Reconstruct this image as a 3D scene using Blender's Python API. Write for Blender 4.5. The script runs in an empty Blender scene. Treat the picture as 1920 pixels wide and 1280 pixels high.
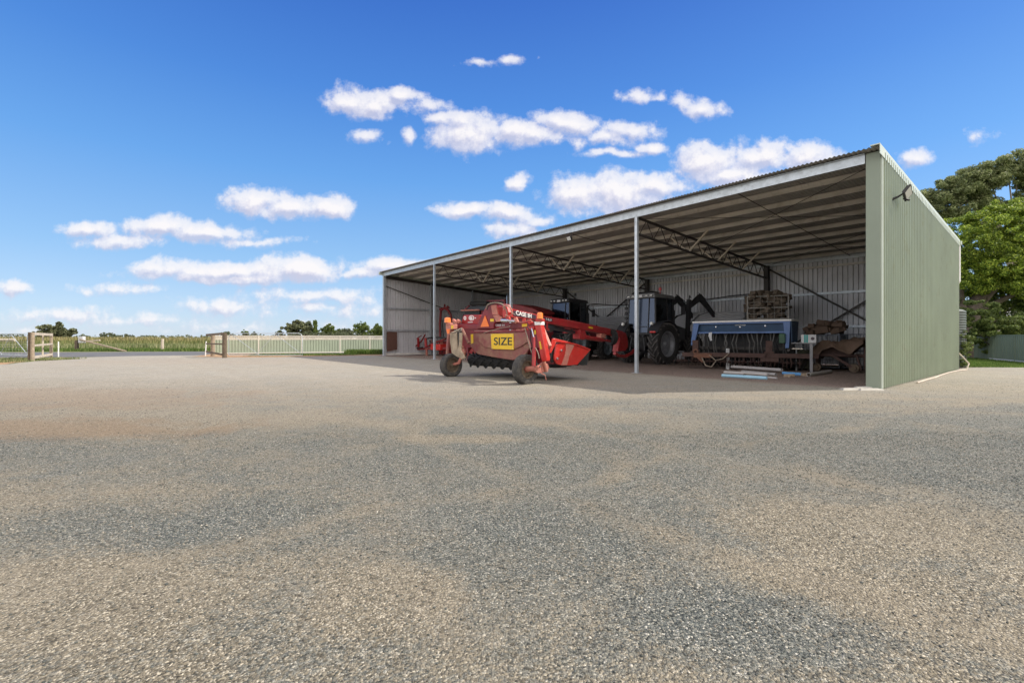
import bpy, bmesh, math, random
import numpy as np
from math import radians, sin, cos, pi, sqrt, atan2
from mathutils import Vector, Matrix
random.seed(7); rng = np.random.default_rng(11)
SC = bpy.context.scene
COL = SC.collection
F, H, CX, CY = 887.0, 1.2, 960.0, 633.6      # calibrated lens, eye height and horizon of the photograph

# ------------------------------------------------------------------ materials
def nn(nt, t, **k):
    n = nt.nodes.new(t)
    for a, b in k.items():
        if hasattr(n, a): setattr(n, a, b)
    return n
def ramp(nt, fac, stops):
    r = nt.nodes.new('ShaderNodeValToRGB'); e = r.color_ramp.elements
    while len(e) < len(stops): e.new(0.5)
    for i, (p, c) in enumerate(stops):
        e[i].position = p; e[i].color = (c[0], c[1], c[2], 1) if not isinstance(c, (int, float)) else (c, c, c, 1)
    nt.links.new(fac, r.inputs[0]); return r.outputs[0]
def noise(nt, vec, scale, detail=4, rough=.55, dist=0):
    n = nt.nodes.new('ShaderNodeTexNoise'); n.inputs['Scale'].default_value = scale
    n.inputs['Detail'].default_value = detail; n.inputs['Roughness'].default_value = rough
    n.inputs['Distortion'].default_value = dist
    if vec is not None: nt.links.new(vec, n.inputs['Vector'])
    return n.outputs['Fac']
def mixc(nt, fac, a, b, mode='MIX'):
    m = nt.nodes.new('ShaderNodeMix'); m.data_type = 'RGBA'; m.blend_type = mode
    for s, v in ((m.inputs[0], fac), (m.inputs[6], a), (m.inputs[7], b)):
        if isinstance(v, (int, float)): s.default_value = v
        elif isinstance(v, (tuple, list)): s.default_value = (v[0], v[1], v[2], 1)
        else: nt.links.new(v, s)
    return m.outputs[2]
def mth(nt, op, a, b=None, c=None, clamp=False):
    m = nt.nodes.new('ShaderNodeMath'); m.operation = op; m.use_clamp = clamp
    for i, v in enumerate((a, b, c)):
        if v is None: continue
        if isinstance(v, (int, float)): m.inputs[i].default_value = v
        else: nt.links.new(v, m.inputs[i])
    return m.outputs[0]
def newmat(name):
    m = bpy.data.materials.new(name); m.use_nodes = True
    nt = m.node_tree; b = nt.nodes['Principled BSDF']
    return m, nt, b
def pm(name, base, rough=.6, metal=0., var=.25, dirt=0., dirtc=(.22,.17,.12), scale=3., bump=.0, bscale=60., spec=.5):
    m, nt, b = newmat(name)
    tc = nt.nodes.new('ShaderNodeTexCoord').outputs['Object']
    n1 = noise(nt, tc, scale, 6, .6)
    lo = tuple(c*(1-var) for c in base); hi = tuple(min(1, c*(1+var*.7)) for c in base)
    col = ramp(nt, n1, [(.3, lo), (.7, hi)])
    rsock = rough
    if dirt > 0:
        n2 = noise(nt, tc, scale*2.3, 8, .7, .6)
        f = ramp(nt, n2, [(max(0,.62-dirt*.35), 0.), (min(1,.78-dirt*.12), 1.)])
        col = mixc(nt, mth(nt, 'MULTIPLY', f, min(1., .35+dirt*.65)), col, dirtc)
        rs = ramp(nt, f, [(0, rough), (1, .95)]); nt.links.new(rs, b.inputs['Roughness'])
    else:
        rs = ramp(nt, n1, [(.3, max(.02, rough*.85)), (.7, min(1, rough*1.15))]); nt.links.new(rs, b.inputs['Roughness'])
    nt.links.new(col, b.inputs['Base Color'])
    b.inputs['Metallic'].default_value = metal
    b.inputs['Specular IOR Level'].default_value = spec
    if bump > 0:
        bn = nt.nodes.new('ShaderNodeBump'); bn.inputs['Strength'].default_value = bump; bn.inputs['Distance'].default_value = .01
        nt.links.new(noise(nt, tc, bscale, 4), bn.inputs['Height']); nt.links.new(bn.outputs[0], b.inputs['Normal'])
    return m
M = {}
M['green_wall'] = pm('green_sheet', (.245,.285,.205), .33, .0, .10, .18, (.24,.23,.17), .7)
M['green_trim'] = pm('green_trim', (.215,.25,.195), .4, 0, .08, .1, (.25,.24,.18), .8)
M['cap'] = pm('barge_cap', (.52,.57,.50), .4, .0, .08, .15, (.35,.33,.26), 1)
M['zinc'] = pm('zinc_sheet', (.60,.60,.63), .45, .1, .14, .18, (.36,.33,.29), .6)
M['roofz'] = pm('roof_sheet', (.36,.35,.33), .55, .0, .2, .3, (.22,.19,.16), .5)
M['purlin'] = pm('purlin_steel', (.64,.61,.57), .6, .0, .2, .3, (.28,.23,.18), 1.2)
M['galv'] = pm('galvanised_post', (.50,.54,.58), .42, .55, .18, .2, (.36,.34,.32), 6)
M['dark_steel'] = pm('dark_steel', (.055,.05,.047), .55, .3, .3, .3, (.12,.09,.07), 3)
M['brace_y'] = pm('brace_strip', (.62,.55,.45), .6, 0, .1, 0)
M['red'] = pm('red_paint', (.30,.012,.016), .38, 0, .22, .38, (.30,.12,.08), 3.5)
M['redbright'] = pm('bright_red_paint', (.46,.026,.02), .32, 0, .15, .22, (.38,.15,.10), 4)
M['reddark'] = pm('dark_red_paint', (.19,.014,.022), .42, 0, .25, .35, (.20,.09,.07), 3)
M['redshed'] = pm('red_implement', (.18,.012,.014), .5, 0, .3, .35, (.12,.06,.05), 3)
M['dustyred'] = pm('dusty_red', (.22,.05,.055), .6, 0, .3, .75, (.29,.185,.12), 1.9, .15)
M['pinkred'] = pm('worn_pink_red', (.46,.15,.115), .6, 0, .3, .5, (.40,.28,.20), 6)
M['beige'] = pm('muddy_plastic', (.36,.28,.20), .75, 0, .35, .45, (.12,.09,.065), 3)
M['black'] = pm('black_rubber', (.016,.016,.017), .75, 0, .4, .3, (.07,.06,.05), 5, .2)
M['blackp'] = pm('black_paint', (.014,.013,.015), .5, 0, .4, .2, (.05,.04,.035), 4)
M['tyre'] = pm('tyre_rubber', (.05,.047,.045), .8, 0, .3, .45, (.17,.15,.125), 4, .25, 90)
M['tread'] = pm('dusty_tread', (.085,.08,.078), .85, 0, .25, .4, (.13,.115,.1), 3, .2, 60)
M['tyre_d'] = pm('tractor_tyre', (.022,.021,.022), .78, 0, .3, .35, (.065,.057,.052), 3, .2, 60)
M['rim_dirty'] = pm('dirty_rim', (.13,.10,.07), .8, 0, .4, .5, (.20,.16,.11), 8)
M['rim_red'] = pm('rim_red', (.30,.06,.05), .6, 0, .3, .5, (.28,.2,.15), 8)
M['rim_grey'] = pm('grey_rim', (.24,.245,.27), .5, .3, .2, .3, (.09,.08,.075), 4)
M['rim_blue'] = pm('pale_rim', (.17,.20,.23), .5, .3, .2, .3, (.09,.08,.075), 4)
M['charcoal'] = pm('charcoal_paint', (.035,.036,.042), .35, .1, .25, .2, (.08,.07,.06), 3)
M['greypaint'] = pm('silver_grey_paint', (.22,.22,.23), .4, .2, .15, .2, (.13,.12,.1), 3)
M['orange'] = pm('orange_reflector', (.85,.19,.03), .4, 0, .1)
M['amber'] = pm('amber_lens', (.85,.24,.05), .2, 0, .15)
M['yellow'] = pm('yellow_plate', (.72,.46,.02), .45, 0, .08, .12, (.45,.3,.08), 4)
M['letter'] = pm('black_lettering', (.03,.03,.02), .5, 0, .2)
M['white'] = pm('white_paint', (.75,.74,.72), .5, 0, .06, .15, (.5,.45,.38), 5)
M['whitedull'] = pm('dull_white', (.55,.55,.56), .5, 0, .1, .15, (.4,.38,.34), 5)
M['steel'] = pm('bright_steel', (.6,.6,.62), .25, .9, .1, 0)
M['hose'] = pm('dusty_hose', (.27,.22,.17), .7, 0, .3, .2)
M['decal'] = pm('dark_decal', (.055,.035,.05), .4, 0, .1)
M['blue'] = pm('blue_paint', (.085,.155,.34), .4, 0, .15, .2, (.12,.13,.18), 3)
M['bluedark'] = pm('dark_blue_panel', (.018,.055,.12), .45, 0, .2, .2, (.05,.06,.07), 3)
M['rust'] = pm('rusty_steel', (.075,.043,.039), .85, 0, .35, .5, (.10,.06,.04), 5, .3, 80)
M['rustor'] = pm('orange_rust', (.15,.07,.045), .85, 0, .4, .4, (.14,.06,.04), 7, .3)
M['timber'] = pm('grey_timber', (.33,.26,.19), .85, 0, .3, .4, (.16,.12,.085), 4, .5, 40)
M['timberl'] = pm('pale_timber', (.50,.43,.34), .85, 0, .25, .3, (.28,.22,.16), 4, .5, 40)
M['timberd'] = pm('dark_timber', (.13,.095,.065), .85, 0, .3, .4, (.07,.05,.035), 4, .5, 40)
M['fence_g'] = pm('green_fence', (.36,.41,.30), .45, 0, .08, .1, (.35,.33,.25), 1)
M['fence_gd'] = pm('green_fence_dark', (.17,.21,.155), .5, 0, .08, .1, (.16,.16,.12), 1)
M['cream'] = pm('cream_trim', (.74,.68,.58), .45, 0, .06, .1, (.5,.42,.32), 2)
M['pvc'] = pm('grey_pipe', (.42,.40,.39), .4, 0, .1, .25, (.25,.2,.17), 5)
M['pvcb'] = pm('pale_blue_pipe', (.27,.47,.60), .4, 0, .1, .2, (.25,.24,.22), 5)
M['pvcbb'] = pm('blue_pipe', (.12,.33,.62), .4, 0, .1, .2, (.2,.2,.2), 5)
M['wood'] = pm('firewood', (.17,.135,.105), .9, 0, .6, .5, (.30,.23,.17), 9, .5, 30)
M['tarp'] = pm('brown_tarp', (.125,.08,.055), .8, 0, .3, .3, (.19,.13,.09), 2, .6, 8)
M['tarpg'] = pm('olive_tarp', (.075,.075,.05), .8, 0, .3, .3, (.04,.04,.03), 2, .4, 8)
M['brownboard'] = pm('brown_board', (.10,.045,.032), .7, 0, .2, .2)
M['cage'] = pm('cage_wire', (.42,.40,.37), .6, .0, .3, .3)
M['cagedark'] = pm('cage_dark', (.15,.17,.21), .6, .1, .3, .3, (.05,.04,.04))
M['teal'] = pm('teal_print', (.05,.32,.30), .6)
M['seedtube'] = pm('grey_seed_tube', (.10,.098,.095), .6, 0, .4, .4, (.05,.045,.04))
M['hosepale'] = pm('pale_hose', (.50,.42,.34), .6, 0, .2, .3)
M['leafgreen'] = pm('dull_green_plastic', (.03,.09,.05), .5)
M['lens'] = pm('lens_glass', (.55,.55,.52), .1, 0, .1)
M['redlens'] = pm('red_lens', (.5,.02,.02), .2, 0, .1)
M['concrete'] = pm('concrete', (.42,.40,.36), .9, 0, .2, .3, (.3,.25,.2), 3, .4)
M['tank'] = pm('grey_green_tank', (.07,.085,.075), .55, .2, .2, .3, (.08,.08,.07), 1.5)
M['dust'] = pm('dry_soil', (.42,.25,.14), .95, 0, .2, .3, (.3,.2,.12), 4, .6, 60)
M['bark'] = pm('brown_bark', (.12,.095,.075), .9, 0, .4, .4, (.05,.04,.03), 4, .7, 20)
M['gumbark'] = pm('pale_bark', (.27,.23,.19), .85, 0, .35, .3, (.12,.1,.08), 2, .5, 20)
def glassmat(name, tint, fac, refl=(.75,.8,.9)):
    m = bpy.data.materials.new(name); m.use_nodes = True; nt = m.node_tree; nt.nodes.clear()
    o = nt.nodes.new('ShaderNodeOutputMaterial'); t = nt.nodes.new('ShaderNodeBsdfTransparent'); g = nt.nodes.new('ShaderNodeBsdfGlossy')
    t.inputs[0].default_value = (*tint, 1); g.inputs[0].default_value = (*refl, 1); g.inputs['Roughness'].default_value = .06
    x = nt.nodes.new('ShaderNodeMixShader'); x.inputs[0].default_value = fac
    nt.links.new(t.outputs[0], x.inputs[1]); nt.links.new(g.outputs[0], x.inputs[2]); nt.links.new(x.outputs[0], o.inputs[0]); return m
M['glass'] = glassmat('cab_glass', (.22,.27,.36), .075, (.52,.64,.90))
M['glassdark'] = glassmat('tinted_cab_glass', (.22,.25,.24), .08)
def leafmat(name, c1, c2, c3, trans=.35, rough=.55):
    m, nt, b = newmat(name)
    g = nt.nodes.new('ShaderNodeNewGeometry')
    col = ramp(nt, g.outputs['Random Per Island'], [(0, c1), (.55, c2), (1, c3)])
    tc = nt.nodes.new('ShaderNodeTexCoord').outputs['Object']
    n = ramp(nt, noise(nt, tc, .9, 3), [(.3, .7), (.7, 1.25)])
    col = mixc(nt, 1., col, n, 'MULTIPLY')
    nt.links.new(col, b.inputs['Base Color']); b.inputs['Roughness'].default_value = rough
    b.inputs['Specular IOR Level'].default_value = .3
    t = nt.nodes.new('ShaderNodeBsdfTranslucent'); nt.links.new(col, t.inputs[0])
    x = nt.nodes.new('ShaderNodeMixShader'); x.inputs[0].default_value = trans
    nt.links.new(b.outputs[0], x.inputs[1]); nt.links.new(t.outputs[0], x.inputs[2])
    nt.links.new(x.outputs[0], nt.nodes['Material Output'].inputs[0]); return m
M['leaf_bright'] = leafmat('bright_leaves', (.06,.10,.015), (.19,.28,.032), (.50,.58,.085), .25)
M['leaf_gum'] = leafmat('gum_leaves', (.11,.14,.055), (.21,.25,.105), (.38,.40,.20), .35)
M['leaf_dark'] = leafmat('dark_leaves', (.07,.105,.03), (.13,.18,.05), (.26,.31,.08), .4)
M['leaf_far'] = leafmat('far_leaves', (.09,.11,.07), (.14,.17,.095), (.24,.25,.14), .3)
M['leaf_mid'] = leafmat('olive_leaves', (.085,.10,.05), (.15,.165,.08), (.25,.25,.14), .25)
M['grass'] = leafmat('grass_blades', (.05,.10,.015), (.10,.17,.03), (.22,.26,.08), .35)
M['grass_pale'] = leafmat('pale_grass_blades', (.10,.14,.045), (.19,.23,.08), (.42,.38,.22), .3)
M['crop'] = leafmat('crop_blades', (.12,.13,.04), (.28,.25,.10), (.46,.38,.19), .3)
M['weed'] = leafmat('weed_blades', (.08,.11,.03), (.17,.19,.06), (.38,.33,.14), .3)

# ------------------------------------------------------------------ mesh helpers
def tag(o, label=None, cat=None, group=None, kind=None):
    if label: o['label'] = label
    if cat: o['category'] = cat
    if group: o['group'] = group
    if kind: o['kind'] = kind
    return o
def thing(name, label, cat, loc=(0,0,0), deg=0, group=None):
    o = bpy.data.objects.new(name, None); COL.objects.link(o); o.location = loc; o.rotation_euler = (0,0,radians(deg))
    o.empty_display_size = .2
    return tag(o, label, cat, group)
_j = [0]
def jit():
    _j[0] = (_j[0]*7+3) % 23
    return 1 + (_j[0]-11)*2.5e-5*4
class MB:
    def __init__(s): s.v = []; s.f = []
    def add(s, vs, fs):
        n = len(s.v); s.v += [tuple(v) for v in vs]; s.f += [tuple(i+n for i in f) for f in fs]; return s
    def hexa(s, P):   # 8 corners: bottom 4 ccw, top 4 ccw
        return s.add(P, [(3,2,1,0),(4,5,6,7),(0,1,5,4),(1,2,6,5),(2,3,7,6),(3,0,4,7)])
    def box(s, x0, x1, y0, y1, z0, z1):
        j = jit(); cx, cy, cz = (x0+x1)/2, (y0+y1)/2, (z0+z1)/2
        hx, hy, hz = (x1-x0)/2*j, (y1-y0)/2*j, (z1-z0)/2*j
        x0, x1, y0, y1, z0, z1 = cx-hx, cx+hx, cy-hy, cy+hy, cz-hz, cz+hz
        return s.hexa([(x0,y0,z0),(x1,y0,z0),(x1,y1,z0),(x0,y1,z0),(x0,y0,z1),(x1,y0,z1),(x1,y1,z1),(x0,y1,z1)])
    def bar(s, p, q, w, h, up=(0,0,1), w2=None, h2=None):
        p, q = Vector(p), Vector(q); d = (q-p).normalized(); u = Vector(up)
        if abs(d.dot(u)) > .98: u = Vector((0,1,0))
        a = d.cross(u).normalized(); b = a.cross(d).normalized(); j = jit()
        w2 = w if w2 is None else w2; h2 = h if h2 is None else h2
        A = [p - a*w/2*j - b*h/2*j, p + a*w/2*j - b*h/2*j, p + a*w/2*j + b*h/2*j, p - a*w/2*j + b*h/2*j]
        B = [q - a*w2/2*j - b*h2/2*j, q + a*w2/2*j - b*h2/2*j, q + a*w2/2*j + b*h2/2*j, q - a*w2/2*j + b*h2/2*j]
        return s.add(A+B, [(0,1,2,3),(7,6,5,4),(0,4,5,1),(1,5,6,2),(2,6,7,3),(3,7,4,0)])
    def tube(s, pts, r, n=8, cap=True):
        pts = [Vector(p) for p in pts]; m = len(pts); rs = r if isinstance(r, (list, tuple)) else [r]*m
        d0 = (pts[1]-pts[0]).normalized(); up = Vector((0,0,1)) if abs(d0.z) < .9 else Vector((0,1,0))
        a = d0.cross(up).normalized(); vs = []
        for i, p in enumerate(pts):
            d = (pts[min(i+1,m-1)]-pts[max(i-1,0)]).normalized()
            a = (a - d*a.dot(d)).normalized(); b = d.cross(a)
            for k in range(n):
                t = 2*pi*k/n; vs.append(p + (a*cos(t)+b*sin(t))*rs[i])
        fs = []
        for i in range(m-1):
            for k in range(n):
                k2 = (k+1) % n; fs.append((i*n+k, i*n+k2, (i+1)*n+k2, (i+1)*n+k))
        if cap: fs.append(tuple(range(n))[::-1]); fs.append(tuple((m-1)*n+k for k in range(n)))
        return s.add(vs, fs)
    def lathe(s, c, axis, prof, n=24, closed=False):   # prof: (along, radius)
        c = Vector(c); d = Vector(axis).normalized(); up = Vector((0,0,1)) if abs(d.z) < .9 else Vector((1,0,0))
        a = d.cross(up).normalized(); b = d.cross(a); vs = []
        for t, r in prof:
            for k in range(n):
                th = 2*pi*k/n; vs.append(c + d*t + (a*cos(th)+b*sin(th))*max(r, 1e-4))
        fs = []; m = len(prof)
        for i in range(m if closed else m-1):
            i2 = (i+1) % m
            for k in range(n):
                k2 = (k+1) % n; fs.append((i*n+k, i2*n+k, i2*n+k2, i*n+k2))
        return s.add(vs, fs)
    def prism(s, pts, off):
        pts = [Vector(p) for p in pts]; off = Vector(off); n = len(pts)
        fs = [tuple(range(n)), tuple(range(2*n-1, n-1, -1))]
        for i in range(n):
            k = (i+1) % n; fs.append((i, i+n, k+n, k))
        return s.add(pts + [p+off for p in pts], fs)
    def build(s, name, mat, parent=None, smooth=True, bevel=0, ang=35, kind=None):
        me = bpy.data.meshes.new(name); me.from_pydata(s.v, [], s.f)
        bm = bmesh.new(); bm.from_mesh(me); bmesh.ops.recalc_face_normals(bm, faces=bm.faces); bm.to_mesh(me); bm.free()
        if smooth:
            me.polygons.foreach_set('use_smooth', [True]*len(me.polygons)); me.set_sharp_from_angle(angle=radians(ang))
        me.materials.append(mat if not isinstance(mat, str) else M[mat])
        o = bpy.data.objects.new(name, me); COL.objects.link(o)
        if parent: o.parent = parent
        if bevel:
            b = o.modifiers.new('b', 'BEVEL'); b.width = bevel; b.segments = 2; b.limit_method = 'ANGLE'; b.angle_limit = radians(40)
        if kind: o['kind'] = kind
        return o
def npmesh(name, V, Fc, mat, parent=None, smooth=False):
    me = bpy.data.meshes.new(name); k = Fc.shape[1]; n = len(Fc)
    me.vertices.add(len(V)); me.vertices.foreach_set('co', V.astype(np.float32).ravel())
    me.loops.add(n*k); me.loops.foreach_set('vertex_index', Fc.astype(np.int32).ravel())
    me.polygons.add(n); me.polygons.foreach_set('loop_start', np.arange(0, n*k, k, dtype=np.int32))
    if smooth: me.polygons.foreach_set('use_smooth', np.ones(n, dtype=bool))
    me.update(calc_edges=True); me.materials.append(mat if not isinstance(mat, str) else M[mat])
    o = bpy.data.objects.new(name, me); COL.objects.link(o)
    if parent: o.parent = parent
    return o
def dup(root, loc=None, deg=None, label=None):
    r = root.copy(); COL.objects.link(r)
    if loc is not None: r.location = loc
    if deg is not None: r.rotation_euler = (0,0,radians(deg))
    if label: r['label'] = label
    for ch in list(root.children):
        c = ch.copy(); COL.objects.link(c); c.parent = r
        for g in ch.children:
            d = g.copy(); COL.objects.link(d); d.parent = c
    return r
def text(body, size, mat, parent, origin, xd, yd, extrude=.002, bold=0., name='lettering', sx=1.):
    cu = bpy.data.curves.new('t', 'FONT'); cu.body = body; cu.size = size; cu.extrude = extrude; cu.offset = bold
    cu.align_x = 'CENTER'; cu.align_y = 'CENTER'
    t = bpy.data.objects.new('t', cu); COL.objects.link(t)
    dg = bpy.context.evaluated_depsgraph_get(); me = bpy.data.meshes.new_from_object(t.evaluated_get(dg)); bpy.data.objects.remove(t)
    X = Vector(xd).normalized(); Y = Vector(yd).normalized(); Z = X.cross(Y)
    mt = Matrix.Translation(Vector(origin)) @ Matrix((X*sx, Y, Z)).transposed().to_4x4()
    me.transform(mt); me.materials.clear(); me.materials.append(M[mat])
    o = bpy.data.objects.new(name, me); COL.objects.link(o); o.parent = parent; return o
class Frame:
    """A machine's own frame: origin on the ground, x to its right, y forwards. P / Q find where a sight line of the survey meets a plane of it."""
    def __init__(s, ox, oy, deg):
        s.ox, s.oy, s.deg = ox, oy, deg; r = radians(deg); s.x = (cos(r), sin(r)); s.y = (-sin(r), cos(r))
    def loc(s, X, Y): return ((X-s.ox)*s.x[0]+(Y-s.oy)*s.x[1], (X-s.ox)*s.y[0]+(Y-s.oy)*s.y[1])
    def P(s, px, py, y=0.):
        k = (px-CX)/F; t = (y+s.ox*s.y[0]+s.oy*s.y[1])/(k*s.y[0]+s.y[1])
        a = s.loc(k*t, t); return (a[0], y, H+(CY-py)/F*t)
    def Q(s, px, py, x=0.):
        k = (px-CX)/F; t = (x+s.ox*s.x[0]+s.oy*s.x[1])/(k*s.x[0]+s.x[1])
        a = s.loc(k*t, t); return (x, a[1], H+(CY-py)/F*t)
    def W(s, x, y, z=0.): return (s.ox+x*s.x[0]+y*s.y[0], s.oy+x*s.x[1]+y*s.y[1], z)
def G(px, py):
    t = F*H/(py-CY); return ((px-CX)/F*t, t)
def wheel(parent, c, R, W, rr, mt='tyre', mr='rim_dirty', mh='rim_dirty', out=1, lugs=0, lug_h=.04, name='wheel'):
    """hub (the part) with tyre and rim as sub-parts; the axle runs along x, the dished face on side out"""
    c = Vector(c); hub = MB(); hub.lathe(c, (1,0,0), [(-W*.2,.0001),(-W*.2,rr*.25),(out*W*.12,rr*.25),(out*W*.14,rr*.2),(out*W*.3,rr*.17),(out*W*.32,.0001)], 16)
    for k in range(6):
        t = 2*pi*k/6; p = c+Vector((out*W*.13, cos(t)*rr*.34, sin(t)*rr*.34)); hub.lathe(p, (out,0,0), [(-.01,.0001),(-.01,rr*.045),(.03,rr*.045),(.03,.0001)], 6)
    h = hub.build(name, mh, parent)
    ty = MB(); w = W/2
    prof = [(-w*.72,rr),(-w*.95,rr+(R-rr)*.25),(-w,rr+(R-rr)*.55),(-w*.93,R*.94),(-w*.8,R*.975)]
    if not lugs:
        g = 4
        for i in range(g):
            x0 = -w*.72+i*(w*1.44/g); x1 = x0+w*1.44/g*.7; prof += [(x0,R*.992),(x1,R*.992),(x1+.004,R*.965),(x0+w*1.44/g-.004,R*.965)]
        prof += [(w*.74,R*.992)]
    else: prof += [(-w*.5,R*.985),(w*.5,R*.985)]
    prof += [(w*.8,R*.975),(w*.93,R*.94),(w,rr+(R-rr)*.55),(w*.95,rr+(R-rr)*.25),(w*.72,rr)]
    ty.lathe(c, (1,0,0), prof, 40)
    if lugs:
        to = ty.build('tyre', mt, h); ty = MB()
        for i in range(lugs):
            for sd in (-1, 1):
                a0 = 2*pi*(i+(.5 if sd > 0 else 0))/lugs; a1 = a0 + 2*pi/lugs*1.15
                q = []
                for (t, xx, rad) in ((a0, sd*w*.02, R*.985),(a0*.45+a1*.55, sd*w*.55, R*.98),(a1, sd*w*.98, R*.955)):
                    q.append((t, xx, rad))
                for (A, B) in ((q[0], q[1]), (q[1], q[2])):
                    P = [c+Vector((A[1], -cos(A[0])*(A[2]+lug_h*.5), sin(A[0])*(A[2]+lug_h*.5))), c+Vector((B[1], -cos(B[0])*(B[2]+lug_h*.4), sin(B[0])*(B[2]+lug_h*.4)))]
                    ty.bar(P[0], P[1], R*.055, lug_h*1.9, up=tuple((P[0]+P[1])/2-c))
    ty.build('tread' if lugs else 'tyre', 'tread' if lugs else mt, h)
    ri = MB(); o = out
    ri.lathe(c, (1,0,0), [(-w*.76,rr*1.03),(-w*.7,rr*.93),(0,rr*.88),(o*w*.1,rr*.86),(o*w*.12,rr*.3),(o*w*.1,.0001)] , 32)
    ri.lathe(c, (1,0,0), [(o*w*.1,rr*.87),(o*w*.3,rr*.9),(o*w*.62,rr*.95),(o*w*.76,rr*1.04),(o*w*.8,rr*1.04),(o*w*.78,rr*.98),(o*w*.66,rr*.92)], 32)
    ri.build('rim', mr, h)
    return h

# ------------------------------------------------------------------ camera, sun, sky
cam = bpy.data.cameras.new('camera'); co = bpy.data.objects.new('camera', cam); COL.objects.link(co)
co.location = (0,0,H); co.rotation_euler = (radians(90),0,0)
cam.sensor_width = 36; cam.lens = F/1920*36; cam.shift_y = -(640-CY)/1920; cam.clip_end = 5000; cam.clip_start = .05
SC.camera = co
SUN_AZ, SUN_EL = radians(82.8), radians(43.5)       # azimuth from +Y towards +X
sv = Vector((sin(SUN_AZ)*cos(SUN_EL), cos(SUN_AZ)*cos(SUN_EL), sin(SUN_EL)))
sl = bpy.data.lights.new('sun', 'SUN'); sl.energy = 3.35; sl.angle = radians(.55); sl.color = (1,.93,.82)
so = bpy.data.objects.new('sun', sl); COL.objects.link(so); so.rotation_euler = sv.to_track_quat('Z','Y').to_euler(); so.location = (30,5,30)
w = bpy.data.worlds.new('World'); SC.world = w; w.use_nodes = True; nt = w.node_tree
bg = nt.nodes['Background']; bg.inputs[1].default_value = .15
sky = nt.nodes.new('ShaderNodeTexSky'); sky.sky_type = 'NISHITA'; sky.sun_disc = False
sky.sun_elevation = SUN_EL; sky.sun_rotation = SUN_AZ; sky.altitude = 0; sky.air_density = 1.0; sky.dust_density = .35; sky.ozone_density = 2.5
hs = nt.nodes.new('ShaderNodeHueSaturation'); hs.inputs['Saturation'].default_value = 1.22; hs.inputs['Hue'].default_value = .508
nt.links.new(sky.outputs[0], hs.inputs['Color'])
# clouds: puffs at fixed bearings and heights of the sky, broken up by noise
g = bpy.data.node_groups.new('cloud_density', 'ShaderNodeTree')
g.interface.new_socket('P', in_out='INPUT', socket_type='NodeSocketVector'); g.interface.new_socket('D', in_out='OUTPUT', socket_type='NodeSocketFloat')
gi = g.nodes.new('NodeGroupInput'); go = g.nodes.new('NodeGroupOutput'); P_ = gi.outputs[0]
nz = g.nodes.new('ShaderNodeTexNoise'); nz.inputs['Scale'].default_value = 9; nz.inputs['Detail'].default_value = 3
g.links.new(P_, nz.inputs['Vector'])
vm = g.nodes.new('ShaderNodeVectorMath'); vm.operation = 'MULTIPLY_ADD'; g.links.new(nz.outputs['Color'], vm.inputs[0])
vm.inputs[1].default_value = (.075,.045,0); vm.inputs[2].default_value = (-.0375,-.0225,0)
va = g.nodes.new('ShaderNodeVectorMath'); va.operation = 'ADD'; g.links.new(vm.outputs[0], va.inputs[0]); g.links.new(P_, va.inputs[1])
CL = [(648,190,42,24,1),(695,195,62,24,1),(752,178,34,14,.95),(805,195,40,14,.55),(822,220,30,12,.7),(880,248,72,36,1),(860,225,40,20,.8),(975,252,80,24,1),(1060,230,62,24,1),
 (1185,240,52,16,.75),(1085,264,22,13,.65),(1140,255,40,14,.7),(1215,272,32,12,.8),(1145,285,50,8,.6),(1290,190,26,18,.7),(1325,205,34,20,.75),(1200,180,34,11,.5),(1240,182,20,10,.5),
 (948,110,22,11,.75),(900,118,28,7,.4),(1010,112,8,4,.3),(968,340,30,16,.85),(1080,360,60,36,1),(1160,362,90,40,1.05),(1225,348,60,30,1),(1325,305,64,34,1.05),(1425,298,60,30,1.05),(1510,296,60,26,.95),(1380,330,90,24,.9),
 (880,392,58,15,.9),(950,402,62,16,.85),(1010,412,30,12,.8),(955,432,48,16,.8),(480,372,62,24,1),(545,388,80,22,1),(615,386,46,18,1),
 (170,430,44,16,.85),(230,452,80,18,.75),(300,428,70,22,.95),(390,436,90,18,.95),(470,452,80,10,.55),(300,510,56,16,.9),(420,506,120,18,1),(560,504,96,24,1.05),(440,520,180,12,.8),
 (740,502,80,14,.95),(680,510,50,12,.8),(220,543,70,10,.6),(430,575,90,18,.55),(600,552,110,16,.6),(620,578,100,14,.4),(120,590,100,14,.5),(260,600,120,12,.4),(18,540,44,15,.7),(1712,300,40,17,.75),(688,256,30,15,.6),(768,254,14,15,.5),
 (790,575,100,20,.3),(60,620,200,10,.2),(500,612,260,12,.2),(1850,260,30,10,.2)]
last = None
for (px, py, rx, ry, st) in CL:
    s1 = g.nodes.new('ShaderNodeVectorMath'); s1.operation = 'SUBTRACT'; g.links.new(va.outputs[0], s1.inputs[0]); s1.inputs[1].default_value = ((px-CX)/F, (CY-py)/F, 0)
    s2 = g.nodes.new('ShaderNodeVectorMath'); s2.operation = 'MULTIPLY'; g.links.new(s1.outputs[0], s2.inputs[0]); s2.inputs[1].default_value = (F/rx/1.32, F/ry/1.32, 0)
    s3 = g.nodes.new('ShaderNodeVectorMath'); s3.operation = 'LENGTH'; g.links.new(s2.outputs[0], s3.inputs[0])
    d = mth(g, 'MULTIPLY_ADD', s3.outputs['Value'], -st, st)      # st*(1-dist)
    last = d if last is None else mth(g, 'SMOOTH_MAX', last, d, .12)
n2 = noise(g, P_, 24, 9, .63)
n3 = noise(g, P_, 7, 3, .5)
e = mth(g, 'ADD', last, mth(g, 'MULTIPLY_ADD', n2, 1.45, -.74)); e = mth(g, 'ADD', e, mth(g, 'MULTIPLY_ADD', n3, .3, -.15))
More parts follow.
